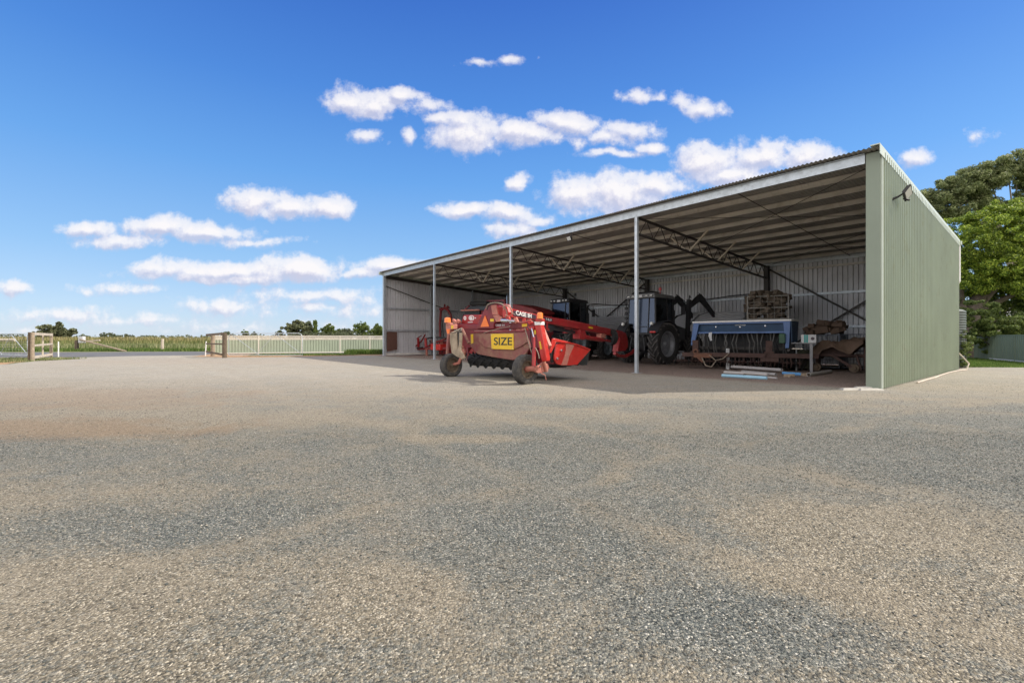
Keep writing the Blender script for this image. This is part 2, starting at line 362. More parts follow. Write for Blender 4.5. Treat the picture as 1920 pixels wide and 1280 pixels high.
g.links.new(e, go.inputs[0])
geo = nt.nodes.new('ShaderNodeTexCoord'); sep = nt.nodes.new('ShaderNodeSeparateXYZ'); nt.links.new(geo.outputs['Generated'], sep.inputs[0])
yy = mth(nt, 'MAXIMUM', sep.outputs[1], .02)
u_ = mth(nt, 'DIVIDE', sep.outputs[0], yy); v_ = mth(nt, 'DIVIDE', sep.outputs[2], yy)
cb = nt.nodes.new('ShaderNodeCombineXYZ'); nt.links.new(u_, cb.inputs[0]); nt.links.new(v_, cb.inputs[1])
def dens(off):
    a = nt.nodes.new('ShaderNodeVectorMath'); a.operation = 'ADD'; nt.links.new(cb.outputs[0], a.inputs[0]); a.inputs[1].default_value = off
    q = nt.nodes.new('ShaderNodeGroup'); q.node_tree = g; nt.links.new(a.outputs[0], q.inputs[0]); return q.outputs[0]
d0 = dens((0,0,0)); d1 = dens((.008,.014,0))
alpha = ramp(nt, d0, [(.0, 0.), (.16, .22), (.38, .76), (.8, .98)])
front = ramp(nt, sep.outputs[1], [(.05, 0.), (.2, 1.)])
back = ramp(nt, noise(nt, geo.outputs['Generated'], 3.2, 6, .6), [(.36, 0.), (.48, .96)])  # unseen cloud cover added behind the camera to brighten the shed front
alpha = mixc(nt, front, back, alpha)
K = 1/(.15*1.647)
def sr(c): return tuple(((x/255+.055)/1.055)**2.4 for x in c)
grad = ramp(nt, sep.outputs[2], [(0, sr((192,211,236))), (.04, sr((180,206,238))), (.15, sr((145,191,237))), (.305, sr((104,166,234))), (.44, sr((76,138,221))), (.58, sr((55,109,202))), (1., sr((30,74,165)))])

grad = mixc(nt, 1., grad, (K,K,K), 'MULTIPLY')
skyc = mixc(nt, .85, hs.outputs[0], grad)
lit = mth(nt, 'MULTIPLY_ADD', mth(nt, 'SUBTRACT', d0, d1), 1.6, .60, clamp=True)
ccol = ramp(nt, lit, [(.1, (.62,.64,.80)), (.5, (.80,.80,.91)), (.95, (1.,.985,1.))])
ccol = mixc(nt, 1., ccol, (4.0,3.95,3.95), 'MULTIPLY')
ccol = mixc(nt, front, (8.4,8.0,7.5), ccol)  # the added rear clouds are extra bright, as white fill light
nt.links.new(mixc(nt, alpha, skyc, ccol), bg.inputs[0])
SC.view_settings.view_transform = 'Standard'; SC.view_settings.look = 'None'; SC.view_settings.gamma = 1; SC.view_settings.exposure = .72
SC.cycles.max_bounces = 8; SC.cycles.diffuse_bounces = 5; SC.cycles.transparent_max_bounces = 12; SC.cycles.use_denoising = True
SC.cycles.sample_clamp_indirect = 8; SC.cycles.caustics_reflective = False

# ------------------------------------------------------------------ ground
SH = Frame(8.61, 11.04, -50.25)                      # the shed: x runs -27.05..0 along its open front, y 0..10.75 into it
BLUE = [(4.2,5.0,8.,1.5),(-2.0,3.15,1.25,.5),(.2,3.4,1.15,1.25),(3.6,4.3,2.8,.85),(3.7,2.5,.75,1.3),(.9,2.0,.6,.3),(-7,4.8,3,.9),(8.5,7.2,5,1.2),(-9,27,12,2.6),(2.5,8.6,5,.7)]
SANDY = [(2.1,3.0,.9,.5),(-.55,2.2,.4,.4),(-6.5,7,4.5,1.4),(-2.2,2.15,.9,.45),(-.6,5.6,.9,.35),(-13,11,6,2.2)]
def gravel_material():
    m, nt, b = newmat('gravel')
    pos = nt.nodes.new('ShaderNodeNewGeometry').outputs['Position']
    sp = nt.nodes.new('ShaderNodeSeparateXYZ'); nt.links.new(pos, sp.inputs[0]); X, Y = sp.outputs[0], sp.outputs[1]
    # stones of three sizes
    def vor(scale):
        v = nt.nodes.new('ShaderNodeTexVoronoi'); v.inputs['Scale'].default_value = scale; nt.links.new(pos, v.inputs['Vector']); return v
    v1, v2 = vor(135), vor(62)
    s1 = nt.nodes.new('ShaderNodeSeparateColor'); nt.links.new(v1.outputs['Color'], s1.inputs[0])
    s2 = nt.nodes.new('ShaderNodeSeparateColor'); nt.links.new(v2.outputs['Color'], s2.inputs[0])
    blue = ramp(nt, s1.outputs[0], [(0,(.028,.033,.031)),(.35,(.09,.099,.092)),(.7,(.16,.165,.145)),(.93,(.28,.265,.218)),(1,(.56,.53,.45))])
    sand = ramp(nt, s1.outputs[1], [(0,(.062,.054,.04)),(.4,(.185,.158,.112)),(.8,(.275,.235,.168)),(1,(.56,.50,.39))])
    big = noise(nt, pos, .42, 7, .66, .6); mid = noise(nt, pos, 1.6, 7, .68, .5)
    # grey crushed stone lies in a broad belt in front of the shed, sandy soil round it
    def ell(cx, cy, rx, ry):
        a = mth(nt, 'POWER', mth(nt, 'ABSOLUTE', mth(nt, 'DIVIDE', mth(nt, 'SUBTRACT', X, cx), rx)), 2)
        c = mth(nt, 'POWER', mth(nt, 'ABSOLUTE', mth(nt, 'DIVIDE', mth(nt, 'SUBTRACT', Y, cy), ry)), 2)
        return mth(nt, 'SUBTRACT', 1, mth(nt, 'ADD', a, c))
    belt = None
    for e_ in BLUE: belt = ell(*e_) if belt is None else mth(nt, 'MAXIMUM', belt, ell(*e_))
    sandy = None
    for e_ in SANDY: sandy = ell(*e_) if sandy is None else mth(nt, 'MAXIMUM', sandy, ell(*e_))
    belt = mth(nt, 'MULTIPLY_ADD', mth(nt, 'MAXIMUM', belt, -.8), .36, .56)
    belt = mth(nt, 'SUBTRACT', belt, mth(nt, 'MULTIPLY', mth(nt, 'MAXIMUM', sandy, 0.), .75))
    wob = mth(nt, 'MULTIPLY_ADD', noise(nt, pos, .35, 3), 2.4, -1.2)
    def track(a, b_, c, w_):
        d = mth(nt, 'ABSOLUTE', mth(nt, 'ADD', mth(nt, 'ADD', mth(nt, 'MULTIPLY', X, a), mth(nt, 'MULTIPLY', Y, b_)), mth(nt, 'ADD', wob, c)))
        return mth(nt, 'SUBTRACT', 1, mth(nt, 'DIVIDE', d, w_))
    trk = None
    for q in ((.77,.63,-2.6,.34),(.77,.63,-4.4,.34),(.10,.99,-8.2,.3),(.10,.99,-9.9,.3),(-.5,.86,-3.2,.26),(.3,.95,-14.5,.5)): trk = track(*q) if trk is None else mth(nt, 'MAXIMUM', trk, track(*q))
    trk = mth(nt, 'MAXIMUM', trk, 0.)
    belt = mth(nt, 'SUBTRACT', belt, mth(nt, 'MULTIPLY', trk, .32))
    f = mth(nt, 'ADD', mth(nt, 'MULTIPLY_ADD', mid, 1.7, -.85), mth(nt, 'ADD', mth(nt, 'MULTIPLY_ADD', big, 1.9, -.95), belt))
    fb = ramp(nt, f, [(.0, .12), (.30, .42), (.62, .82), (.95, 1.)])
    sel = mth(nt, 'GREATER_THAN', fb, s2.outputs[2])
    fmix = mth(nt, 'MULTIPLY_ADD', sel, .45, mth(nt, 'MULTIPLY', fb, .55))
    col = mixc(nt, fmix, sand, blue)
    # fines: bare sandy wheel tracks, brown earth in patches
    tr = noise(nt, pos, .55, 5, .6, 1.0)
    bare = mth(nt, 'MAXIMUM', mth(nt, 'MULTIPLY', ramp(nt, tr, [(.44, 0.), (.60, 1.)]), mth(nt, 'SUBTRACT', 1, mth(nt, 'MULTIPLY', fb, .7))), mth(nt, 'MULTIPLY', trk, mth(nt, 'SUBTRACT', 1, mth(nt, 'MULTIPLY', fb, .5))))
    col = mixc(nt, mth(nt, 'MULTIPLY', bare, .42), col, ramp(nt, mid, [(.3,(.21,.175,.125)),(.7,(.295,.258,.195))]))
    br = ramp(nt, mth(nt, 'ADD', mth(nt,'MULTIPLY', mth(nt, 'MAXIMUM', mth(nt,'MAXIMUM', ell(-11, 9.5, 7, 2.2), ell(-7, 6.3, 4, 1.)), ell(-14,25,10,4)), .25), noise(nt, pos, .8, 6, .7, .8)), [(.50, 0.), (.66, 1.)])
    col = mixc(nt, mth(nt, 'MULTIPLY', br, .5), col, (.22,.145,.085))
    # pale dusty far yard
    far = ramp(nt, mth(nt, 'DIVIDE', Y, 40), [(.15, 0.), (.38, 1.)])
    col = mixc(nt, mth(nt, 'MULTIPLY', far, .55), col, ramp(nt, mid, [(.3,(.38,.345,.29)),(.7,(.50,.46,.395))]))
    # brown earth floor of the shed and its apron
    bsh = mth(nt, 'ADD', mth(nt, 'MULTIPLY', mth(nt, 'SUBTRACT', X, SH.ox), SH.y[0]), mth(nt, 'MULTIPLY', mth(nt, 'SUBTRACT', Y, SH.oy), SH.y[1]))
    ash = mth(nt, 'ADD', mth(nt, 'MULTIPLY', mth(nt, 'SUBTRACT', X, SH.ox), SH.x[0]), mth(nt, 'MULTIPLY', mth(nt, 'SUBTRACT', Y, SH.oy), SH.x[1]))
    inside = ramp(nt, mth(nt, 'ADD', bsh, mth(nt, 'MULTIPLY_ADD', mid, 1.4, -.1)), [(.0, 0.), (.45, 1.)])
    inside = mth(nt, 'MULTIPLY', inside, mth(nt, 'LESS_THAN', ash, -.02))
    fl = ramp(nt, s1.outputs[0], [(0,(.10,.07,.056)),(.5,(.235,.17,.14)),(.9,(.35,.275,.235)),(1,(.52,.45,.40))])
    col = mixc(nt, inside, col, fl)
    dark = ramp(nt, s2.outputs[0], [(0, .5), (.16, .9), (.5, 1.), (1, 1.12)])
    col = mixc(nt, 1., col, dark, 'MULTIPLY')
    nt.links.new(col, b.inputs['Base Color']); b.inputs['Roughness'].default_value = .92; b.inputs['Specular IOR Level'].default_value = .25
    h = mth(nt, 'ADD', mth(nt, 'MULTIPLY', v1.outputs['Distance'], -.8), mth(nt, 'MULTIPLY', v2.outputs['Distance'], -1.2))
    h = mth(nt, 'ADD', h, mth(nt, 'MULTIPLY', mid, 2.2))
    bn = nt.nodes.new('ShaderNodeBump'); bn.inputs['Strength'].default_value = 1.; bn.inputs['Distance'].default_value = .008
    nt.links.new(h, bn.inputs['Height']); nt.links.new(bn.outputs[0], b.inputs['Normal']); return m
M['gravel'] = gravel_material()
def sheetmat(name, c1, c2, c3, s1, s2, bump=.4):
    m, nt, b = newmat(name); pos = nt.nodes.new('ShaderNodeNewGeometry').outputs['Position']
    c = ramp(nt, noise(nt, pos, s1, 7, .65, .4), [(.3, c1), (.5, c2), (.72, c3)])
    c = mixc(nt, 1., c, ramp(nt, noise(nt, pos, s2, 4, .7), [(.3, .72), (.7, 1.2)]), 'MULTIPLY')
    nt.links.new(c, b.inputs['Base Color']); b.inputs['Roughness'].default_value = .95; b.inputs['Specular IOR Level'].default_value = .2
    bn = nt.nodes.new('ShaderNodeBump'); bn.inputs['Strength'].default_value = bump; bn.inputs['Distance'].default_value = .03
    nt.links.new(noise(nt, pos, s2, 5), bn.inputs['Height']); nt.links.new(bn.outputs[0], b.inputs['Normal']); return m
M['field'] = sheetmat('field_soil', (.085,.10,.035), (.13,.145,.055), (.22,.19,.10), .12, 3)
M['lawn'] = sheetmat('lawn_soil', (.08,.12,.02), (.12,.17,.03), (.18,.22,.05), 1.2, 30)
M['asphalt'] = sheetmat('asphalt', (.10,.10,.105), (.125,.125,.13), (.16,.155,.15), .5, 60, .2)
M['orangesoil'] = sheetmat('orange_soil', (.25,.15,.085), (.36,.23,.13), (.44,.31,.20), 1.5, 14, .5)
def flat(name, pts, z, mat):
    me = bpy.data.meshes.new(name); bm = bmesh.new(); bm.faces.new([bm.verts.new((x, y, z)) for x, y in pts]); bmesh.ops.triangulate(bm, faces=bm.faces)
    bmesh.ops.recalc_face_normals(bm, faces=bm.faces)
    if sum(f.normal.z for f in bm.faces) < 0: bmesh.ops.reverse_faces(bm, faces=bm.faces)
    bm.to_mesh(me); bm.free(); me.materials.append(M[mat]); o = bpy.data.objects.new(name, me); COL.objects.link(o); return o
def rough_poly(pts, step=.7, amp=.12):
    out = []
    for i, p in enumerate(pts):
        q = pts[(i+1) % len(pts)]; L = math.hypot(q[0]-p[0], q[1]-p[1]); n = max(1, int(min(L/step, 60)))
        for k in range(n):
            t = k/n; a = amp if k else 0; out.append((p[0]+(q[0]-p[0])*t+random.uniform(-a,a), p[1]+(q[1]-p[1])*t+random.uniform(-a,a)))
    return out
tag(flat('ground', [(-3000,-200),(3000,-200),(3000,4500),(-3000,4500)], 0, 'field'), kind='structure')
tag(flat('road', [(-90,11),(-31,28.6),(-20,32.5),(14,46),(60,64),(60,78),(10,56),(-24,42.6),(-42,39.2),(-110,24)], .004, 'asphalt'), kind='structure')
yard = [(-60,-12),(45,-12),(45,18.2),(24,18.6),(20,19.2),(17.2,19.3),(12,27),(2,42),(-4,42),(-10,32.6),(-12.8,30.9),(-15.6,29.7),(-18,30.1),(-19.6,30.4),(-21.2,33.2),(-25,31.4),(-27,29),(-25.2,25.2),(-23,21.6),(-34,17),(-60,12)]
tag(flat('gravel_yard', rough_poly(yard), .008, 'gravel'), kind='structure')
tag(flat('lawn', rough_poly([(17.4,19.2),(20,19.1),(24,18.5),(45,18.1),(45,40),(12,40),(12.2,27.2)], .5, .06), .004, 'lawn'), kind='structure')
tag(flat('earth_verge', rough_poly([(-9,32.4),(-12.6,30.6),(-15.6,29.2),(-18,29.2),(-20.6,30.4),(-21.6,33.4),(-22.4,34.9),(-18.5,34.9),(-15,35),(-9,34.4)], .5, .12), .012, 'orangesoil'), kind='structure')
tag(flat('earth_patch', rough_poly([(-26.9,28.9),(-26.6,26.8),(-25.0,24.6),(-23,21.2),(-24.2,21.3),(-26.4,24.6),(-28.1,27.4),(-28.2,29)], .4, .12), .012, 'orangesoil'), kind='structure')

# loose stones on the near yard
ico = bmesh.new(); bmesh.ops.create_icosphere(ico, subdivisions=1, radius=1)
IV = np.array([v.co[:] for v in ico.verts]); IF = np.array([[v.index for v in f.verts] for f in ico.faces]); ico.free()
def stones(name, n, ymax, ymin, smin, smax, mat, power=1.):
    Y = ymin+(ymax-ymin)*rng.random(n)**power; X = (rng.random(n)*2-1)*(Y*1.2+.6)
    kp = np.full(n, -1.)
    for (cx, cy, rx, ry) in BLUE: kp = np.maximum(kp, 1-((X-cx)/rx)**2-((Y-cy)/ry)**2)
    for (cx, cy, rx, ry) in SANDY: kp = np.minimum(kp, -(1.5*(1-((X-cx)/rx)**2-((Y-cy)/ry)**2)).clip(0))+0*kp if False else kp-(2*(1-((X-cx)/rx)**2-((Y-cy)/ry)**2)).clip(0)
    kp += .6*np.sin(X*2.1+np.sin(Y*3.3)*1.3)*np.sin(Y*2.7+X*1.1)+.5*np.sin(X*7+Y*3)*np.sin(Y*8-X*2)
    keep = rng.random(n) < (.5+.45*kp).clip(.16, 1); X, Y = X[keep], Y[keep]; n = len(X)
    s = smin+(smax-smin)*rng.random(n)**2.4
    V = IV[None]*(s[:,None,None]*np.stack([.8+.5*rng.random(n), .7+.4*rng.random(n), .45+.35*rng.random(n)], 1)[:,None,:])
    V = V*(1+.28*(rng.random((n, len(IV), 1))-.5)); a = rng.random(n)*2*pi; t = (rng.random(n)-.5)*.9
    c, q = np.cos(a)[:,None], np.sin(a)[:,None]; ct, st = np.cos(t)[:,None], np.sin(t)[:,None]
    y1 = V[...,1]*ct-V[...,2]*st; z1 = V[...,1]*st+V[...,2]*ct
    x2 = V[...,0]*c-y1*q; y2 = V[...,0]*q+y1*c
    W = np.stack([x2+X[:,None], y2+Y[:,None], z1+.008+s[:,None]*.22], -1)
    Fc = (IF[None]+(np.arange(n)*len(IV))[:,None,None]).reshape(-1,3)
    return npmesh(name, W.reshape(-1,3), Fc, mat)
def stonemat():
    m, nt, b = newmat('loose_stone'); gg = nt.nodes.new('ShaderNodeNewGeometry')
    c = ramp(nt, gg.outputs['Random Per Island'], [(0,(.04,.045,.042)),(.35,(.095,.102,.093)),(.64,(.15,.148,.127)),(.82,(.21,.182,.138)),(.95,(.30,.265,.205)),(1,(.52,.48,.41))])
    c = mixc(nt, 1., c, ramp(nt, noise(nt, gg.outputs['Position'], 90, 3), [(.3,.8),(.7,1.15)]), 'MULTIPLY')
    nt.links.new(c, b.inputs['Base Color']); b.inputs['Roughness'].default_value = .85; b.inputs['Specular IOR Level'].default_value = .3; return m
M['stone'] = stonemat()
sb = stones('loose_gravel', 130000, 6.0, 1.2, .0018, .0072, 'stone', .8)
tag(sb, 'loose crushed stones scattered over the near yard', 'gravel', kind='stuff')
s2 = stones('loose_gravel', 50000, 13, 5.0, .003, .0095, 'stone', .9)
tag(s2, 'coarser loose stones scattered over the middle of the yard', 'gravel', kind='stuff')

# ------------------------------------------------------------------ the shed
sh = thing('machinery_shed', 'long open-fronted steel machinery shed with green corrugated side wall and skillion roof', 'shed', (SH.ox,SH.oy,0), SH.deg)
L, D = 27.05, 10.75
zr = lambda y: 5.60-.066*y
def ribbed(name, P0, dS, dN, length, prof, period, zb, zt, mat, parent, slope=None):
    """sheet metal: profile (s, height) repeated along dS, standing up from zb to zt(s)"""
    P0, dS, dN = Vector(P0), Vector(dS), Vector(dN); n = int(length/period); S = []
    for i in range(n):
        for (s, h) in prof: S.append((i*period+s, h))
    S = [q for q in S if q[0] <= length] + [(length, 0)]
    V = []
    for (s, h) in S:
        p = P0+dS*s+dN*h; V += [(p.x,p.y,zb(s)),(p.x,p.y,zt(s))]
    m = MB(); m.add(V, [(2*i,2*i+2,2*i+3,2*i+1) for i in range(len(S)-1)])
    me = bpy.data.meshes.new(name); me.from_pydata(m.v, [], m.f); me.materials.append(M[mat])
    o = bpy.data.objects.new(name, me); COL.objects.link(o); o.parent = parent; return o
TD = [(0,0),(.118,0),(.124,.055),(.164,.055),(.170,0)]
ribbed('side_wall', (0,.02,0), (0,1,0), (1,0,0), D-.02, [(0,0),(.09,0),(.118,.058),(.148,.058),(.170,0)], .1935, lambda s: .03, lambda s: zr(s+.02)-.05, 'green_wall', sh)
ribbed('back_wall', (-L,D,0), (1,0,0), (0,1,0), L-.03, TD, .1935, lambda s: .02, lambda s: zr(D)-.03, 'zinc', sh)
ribbed('end_wall', (-L,0,0), (0,1,0), (-1,0,0), D-.02, TD, .1935, lambda s: .02, lambda s: zr(s)-.05, 'zinc', sh)
# roof: fine corrugation running front to back
N = int((L+.1)/.0165); k = np.arange(N); s = -L-.05+k*.0165; h = .014*np.cos(k*2*pi/6); V = []
for y in (-.26, D+.14): V.append(np.stack([s, np.full(N, y), zr(y)+h], 1))
V = np.concatenate(V); i = np.arange(N-1)
npmesh('roof', V, np.stack([i, i+1, i+1+N, i+N], 1), 'roofz', sh, True)
m = MB(); m.box(-.285,.0,-.035,.22,0,zr(0)-.03); m.build('corner_panel', 'green_trim', sh, bevel=.006)
m = MB(); m.box(-.012,.0345,.0,.05,.0,zr(0)-.05); m.build('corner_flashing', 'cap', sh)
m = MB()
for (x0, x1, dz0, dz1) in ((-.14,.045,.02,.045),(.038,.05,-.19,.02)):
    m.hexa([(x0,-.29,zr(-.29)+dz0),(x1,-.29,zr(-.29)+dz0),(x1,D+.16,zr(D+.16)+dz0),(x0,D+.16,zr(D+.16)+dz0),(x0,-.29,zr(-.29)+dz1),(x1,-.29,zr(-.29)+dz1),(x1,D+.16,zr(D+.16)+dz1),(x0,D+.16,zr(D+.16)+dz1)])
m.build('barge_capping', 'cap', sh)
m = MB(); m.box(-L-.05,-L+.1,-.27,D+.1,0,.001)
m = MB(); m.hexa([(-L-.06,-.28,zr(0)-.16),(-L+.06,-.28,zr(0)-.16),(-L+.06,D,zr(D)-.16),(-L-.06,D,zr(D)-.16),(-L-.06,-.28,zr(0)+.03),(-L+.06,-.28,zr(0)+.03),(-L+.06,D,zr(D)+.03),(-L-.06,D,zr(D)+.03)]); m.build('barge_capping', 'cap', sh)
m = MB(); m.box(-L,-.29,-.045,.0,zr(0)-.26,zr(0)-.035); m.box(-L,-.29,-.10,-.045,zr(0)-.045,zr(0)-.035); m.build('eave_purlin', 'galv', sh)
for i in range(9):
    y = 1.12+i*1.12; m = MB(); z = zr(y)-.018
    m.box(-L+.01,-.01,y-.002,y+.002,z-.135,z); m.box(-L+.01,-.01,y-.062,y-.0025,z-.004,z-.001); m.box(-L+.01,-.01,y+.0025,y+.062,z-.135,z-.131); m.box(-L+.01,-.01,y+.058,y+.062,z-.1309,z-.115)
    m.build('purlin', 'purlin', sh)
m = MB(); m.box(-L+.01,-.01,D-.12,D-.05,zr(D)-.24,zr(D)-.02); m.build('eave_purlin', 'galv', sh)
for xp in (-6.77,-13.53,-20.29):
    m = MB(); m.box(xp-.052,xp-.046,-.045,.045,0,zr(0)-.26); m.box(xp+.046,xp+.052,-.045,.045,0,zr(0)-.26); m.box(xp-.052,xp+.052,-.05,-.0455,0,zr(0)-.26); m.box(xp-.052,xp+.052,.0455,.05,0,zr(0)-.26)
    for zz in (.25,.33,.41,.49): m.box(xp-.03,xp-.012,-.06,-.0505,zr(0)-zz-.03,zr(0)-zz)
    m.box(xp-.14,xp+.14,-.14,.16,-.05,.015)
    m.build('front_post', 'galv', sh)
    m = MB(); m.box(xp-.1,xp+.1,D-.35,D-.13,0,zr(D)-.2); m.build('back_post', 'dark_steel', sh)
    m = MB(); zt = lambda y: zr(y)-.26; dp = .56
    m.bar((xp,.1,zt(.1)),(xp,D-.3,zt(D-.3)),.09,.06); m.bar((xp,.1,zt(.1)-dp),(xp,D-.3,zt(D-.3)-dp),.09,.06)
    n = 24
    for i in range(n):
        y0 = .15+(D-.5)*i/n; y1 = .15+(D-.5)*(i+1)/n; up = i % 2
        m.bar((xp,y0,zt(y0)-(0 if up else dp)),(xp,y1,zt(y1)-(dp if up else 0)),.022,.022)
    tr = m.build('truss', 'dark_steel', sh)
    for yb in (3.36, 5.6, 7.84):
        for dx in (-1, 1):
            m = MB(); m.bar((xp+dx*.05,yb,zt(yb)-dp+.02),(xp+dx*.80,yb,zr(yb)-.12),.085,.05); m.build('fly_brace', 'brace_y', tr)
for xe in (-L+.14,):
    m = MB(); m.box(xe-.08,xe+.08,-.05,.12,0,zr(0)-.1); m.build('front_post', 'galv', sh)
    for y in (3.6,7.2): m = MB(); m.box(xe-.06,xe+.06,y-.06,y+.06,0,zr(y)-.3); m.build('wall_post', 'galv', sh)
    m = MB(); m.bar((xe,.1,zr(.1)-.3),(xe,D-.2,zr(D-.2)-.3),.1,.18); m.build('end_rafter', 'dark_steel', sh)
    m = MB(); m.bar((xe,.1,3.9+.8),(xe,5.2,3.2),.05,.05); m.build('wall_brace', 'dark_steel', sh)
for z in (.1,1.7,3.2):
    m = MB(); m.box(-L+.03,-L+.1,.12,D-.05,z-.06,z+.06); m.build('girt', 'galv' if z > 1 else 'purlin', sh)
    if z > 1:
        m = MB(); m.box(-L+.15,-.05,D-.11,D-.035,z-.055,z+.055); m.build('girt', 'galv', sh)
m = MB(); m.box(-L+.15,-.05,D-.10,D-.04,4.36,4.46); m.build('girt', 'purlin', sh)
for (a, b_) in (((-6.65,D-.16,4.5),(-.2,D-.16,.2)),((-6.65,D-.21,.2),(-.2,D-.21,4.5)),((-20.2,D-.16,.2),(-13.7,D-.16,4.5)),((-13.6,D-.21,.2),(-20.2,D-.21,4.5))):
    m = MB(); m.bar(a, b_, .07, .07, up=(0,1,0)); m.build('wall_brace', 'dark_steel', sh)
for x0 in (-6.77,-20.29):
    for (ya, yb) in ((.2,5.3),(5.3,10.5)):
        for fl in (0,1):
            a = (x0, ya if fl else yb, zr(ya if fl else yb)-.24-.03*fl); b_ = (x0+6.6, yb if fl else ya, zr(yb if fl else ya)-.24-.03*fl)
            m = MB(); m.tube([a, b_], .009, 6); m.build('roof_brace', 'dark_steel', sh)
for xm in (-3.4,-10.15,-16.9,-23.6):     # bridging rods between purlins
    m = MB(); m.tube([(xm,.05,zr(0)-.19),(xm,D-.1,zr(D)-.13)], .012, 6); m.build('bridging_rod', 'dark_steel', sh)
m = MB(); m.box(-.06,.10,D+.09,D+.20,zr(D)-.16,zr(D)-.02); m.box(-L,-.06,D+.09,D+.20,zr(D)-.16,zr(D)-.02); m.build('gutter', 'cap', sh)
m = MB(); m.tube([(.02,D+.15,zr(D)-.15),(.02,D+.15,3.35),(-.1,D+.35,3.15)], .045, 10); m.build('downpipe', 'white', sh)
# horizontal ribbed lining along the foot of the back wall
xa = SH.P(1120,600,D-.3)[0]; xb = SH.P(1396,600,D-.3)[0]
m = MB(); zz = 0.02; V = []; nz_ = 44
for i in range(nz_+1): V += [(xa, D-.30-.03*(i % 2), .02+2.55*i/nz_), (xb, D-.30-.03*(i % 2), .02+2.55*i/nz_)]
m.add(V, [(2*i,2*i+1,2*i+3,2*i+2) for i in range(nz_)]); m.build('lining_sheet', 'zinc', sh, smooth=False)
# water tank behind the far corner
c = SH.W(-1.2, 12.75); tk = thing('water_tank', 'ribbed grey-green rainwater tank just showing behind the back corner of the shed', 'water tank', (c[0],c[1],0))
m = MB(); prof = [(0,.0001)]
for i in range(47): prof.append((i*.05, 1.2+(.018 if i % 2 else 0)))
prof += [(2.36,1.1),(2.5,.25),(2.52,.0001)]
m.lathe((0,0,0), (0,0,1), prof, 48); m.build('tank_body', 'tank', tk)
m = MB(); m.lathe((.1,0,2.5),(0,0,1),[(0,.0001),(0,.24),(.07,.22),(.08,.0001)],20); m.build('tank_lid','blackp',tk)
# floodlights
def floodlight(loc, name_label, face, tilt_z, size=.3):
    t = thing('floodlight', name_label, 'floodlight', loc, SH.deg)
    m = MB(); f = Vector(face).normalized(); a = f.cross(Vector((0,0,1))).normalized(); b_ = a.cross(f)
    if tilt_z:
        a, b_ = a*cos(tilt_z)+b_*sin(tilt_z), b_*cos(tilt_z)-a*sin(tilt_z)
    c0 = f*.04
    def slab(d0, d1, w_, h_): 
        P = [c0+f*d+a*x+b_*y for d in (d0, d1) for (x, y) in ((-w_,-h_),(w_,-h_),(w_,h_),(-w_,h_))]; return P
    m.hexa(slab(0,.035,size*.5,size*.38))
    for i in range(7):
        o = a*(size*(-.42+.14*i)); P = [p+o for p in slab(-.04,.0,.006,size*.3)]; m.hexa(P)
    m.build('lamp_body', 'blackp', t, bevel=.004)
    m = MB(); m.hexa(slab(.037,.041,size*.42,size*.30)); m.build('lamp_glass', 'lens', t)
    return t
p = SH.Q(1697, 361, .26); t = floodlight(SH.W(*p), 'black floodlight on a bracket high on the green side wall', (1.,-.15,-.45), .5, .34)
m = MB(); m.tube([(-.25,-.22,-.16),(-.12,-.14,-.1),(0,0,0)], .016, 8); m.tube([(-.25,-.1,-.16),(-.12,-.06,-.1),(0,0,0)], .012, 8); m.box(-.262,-.235,-.26,-.06,-.22,-.1); m.build('bracket', 'blackp', t)
m = MB(); m.bar((-.02,.03,-.14),(.07,.0,-.2),.08,.04); m.build('motion_sensor', 'blackp', t)
p = SH.P(1069, 446, -.12); t = floodlight(SH.W(*p), 'small square floodlight hanging under the front eave between two posts', (-.1,-1,-.5), 0, .24)
m = MB(); m.tube([(0,.05,0),(0,.1,.28)], .012, 8); m.build('bracket', 'blackp', t)
# flexible white hose on the ground by the side wall
t = MB(); pts = [G(x, y) for x, y in ((1712,719),(1728,714),(1745,709.5),(1760,704),(1772,700),(1788,696.5),(1800,695),(1806,694.5))]
P3 = [(x+.06, y-.06, .03) for x, y in pts] + [(P3x, P3y, z) for P3x, P3y, z in ((16.95,17.55,.25),(16.9,17.75,.5),(16.87,17.85,.62))]
t.tube(P3, .024, 8); tag(t.build('drain_hose', 'hosepale'), 'pale flexible hose lying along the foot of the green side wall', 'hose')
# concrete scraps at the corner
m = MB(); 
for (px, py, sx, sy, sz) in ((1600,731,.32,.12,.05),(1618,729,.22,.1,.06),(1632,732,.3,.1,.05)):
    x, y = G(px, py); m.hexa([(x-sx,y-sy,0),(x+sx,y-sy*.7,0),(x+sx*.8,y+sy,0),(x-sx*.9,y+sy*.8,0),(x-sx*.85,y-sy*.6,sz),(x+sx*.8,y-sy*.5,sz*.8),(x+sx*.7,y+sy*.7,sz),(x-sx*.7,y+sy*.6,sz*.9)])
    x0 = m; tag(m.build('concrete_slab', 'concrete', bevel=.01), 'broken flat lump of concrete at the foot of the green corner', 'concrete', 'concrete lumps by the shed corner'); m = MB()

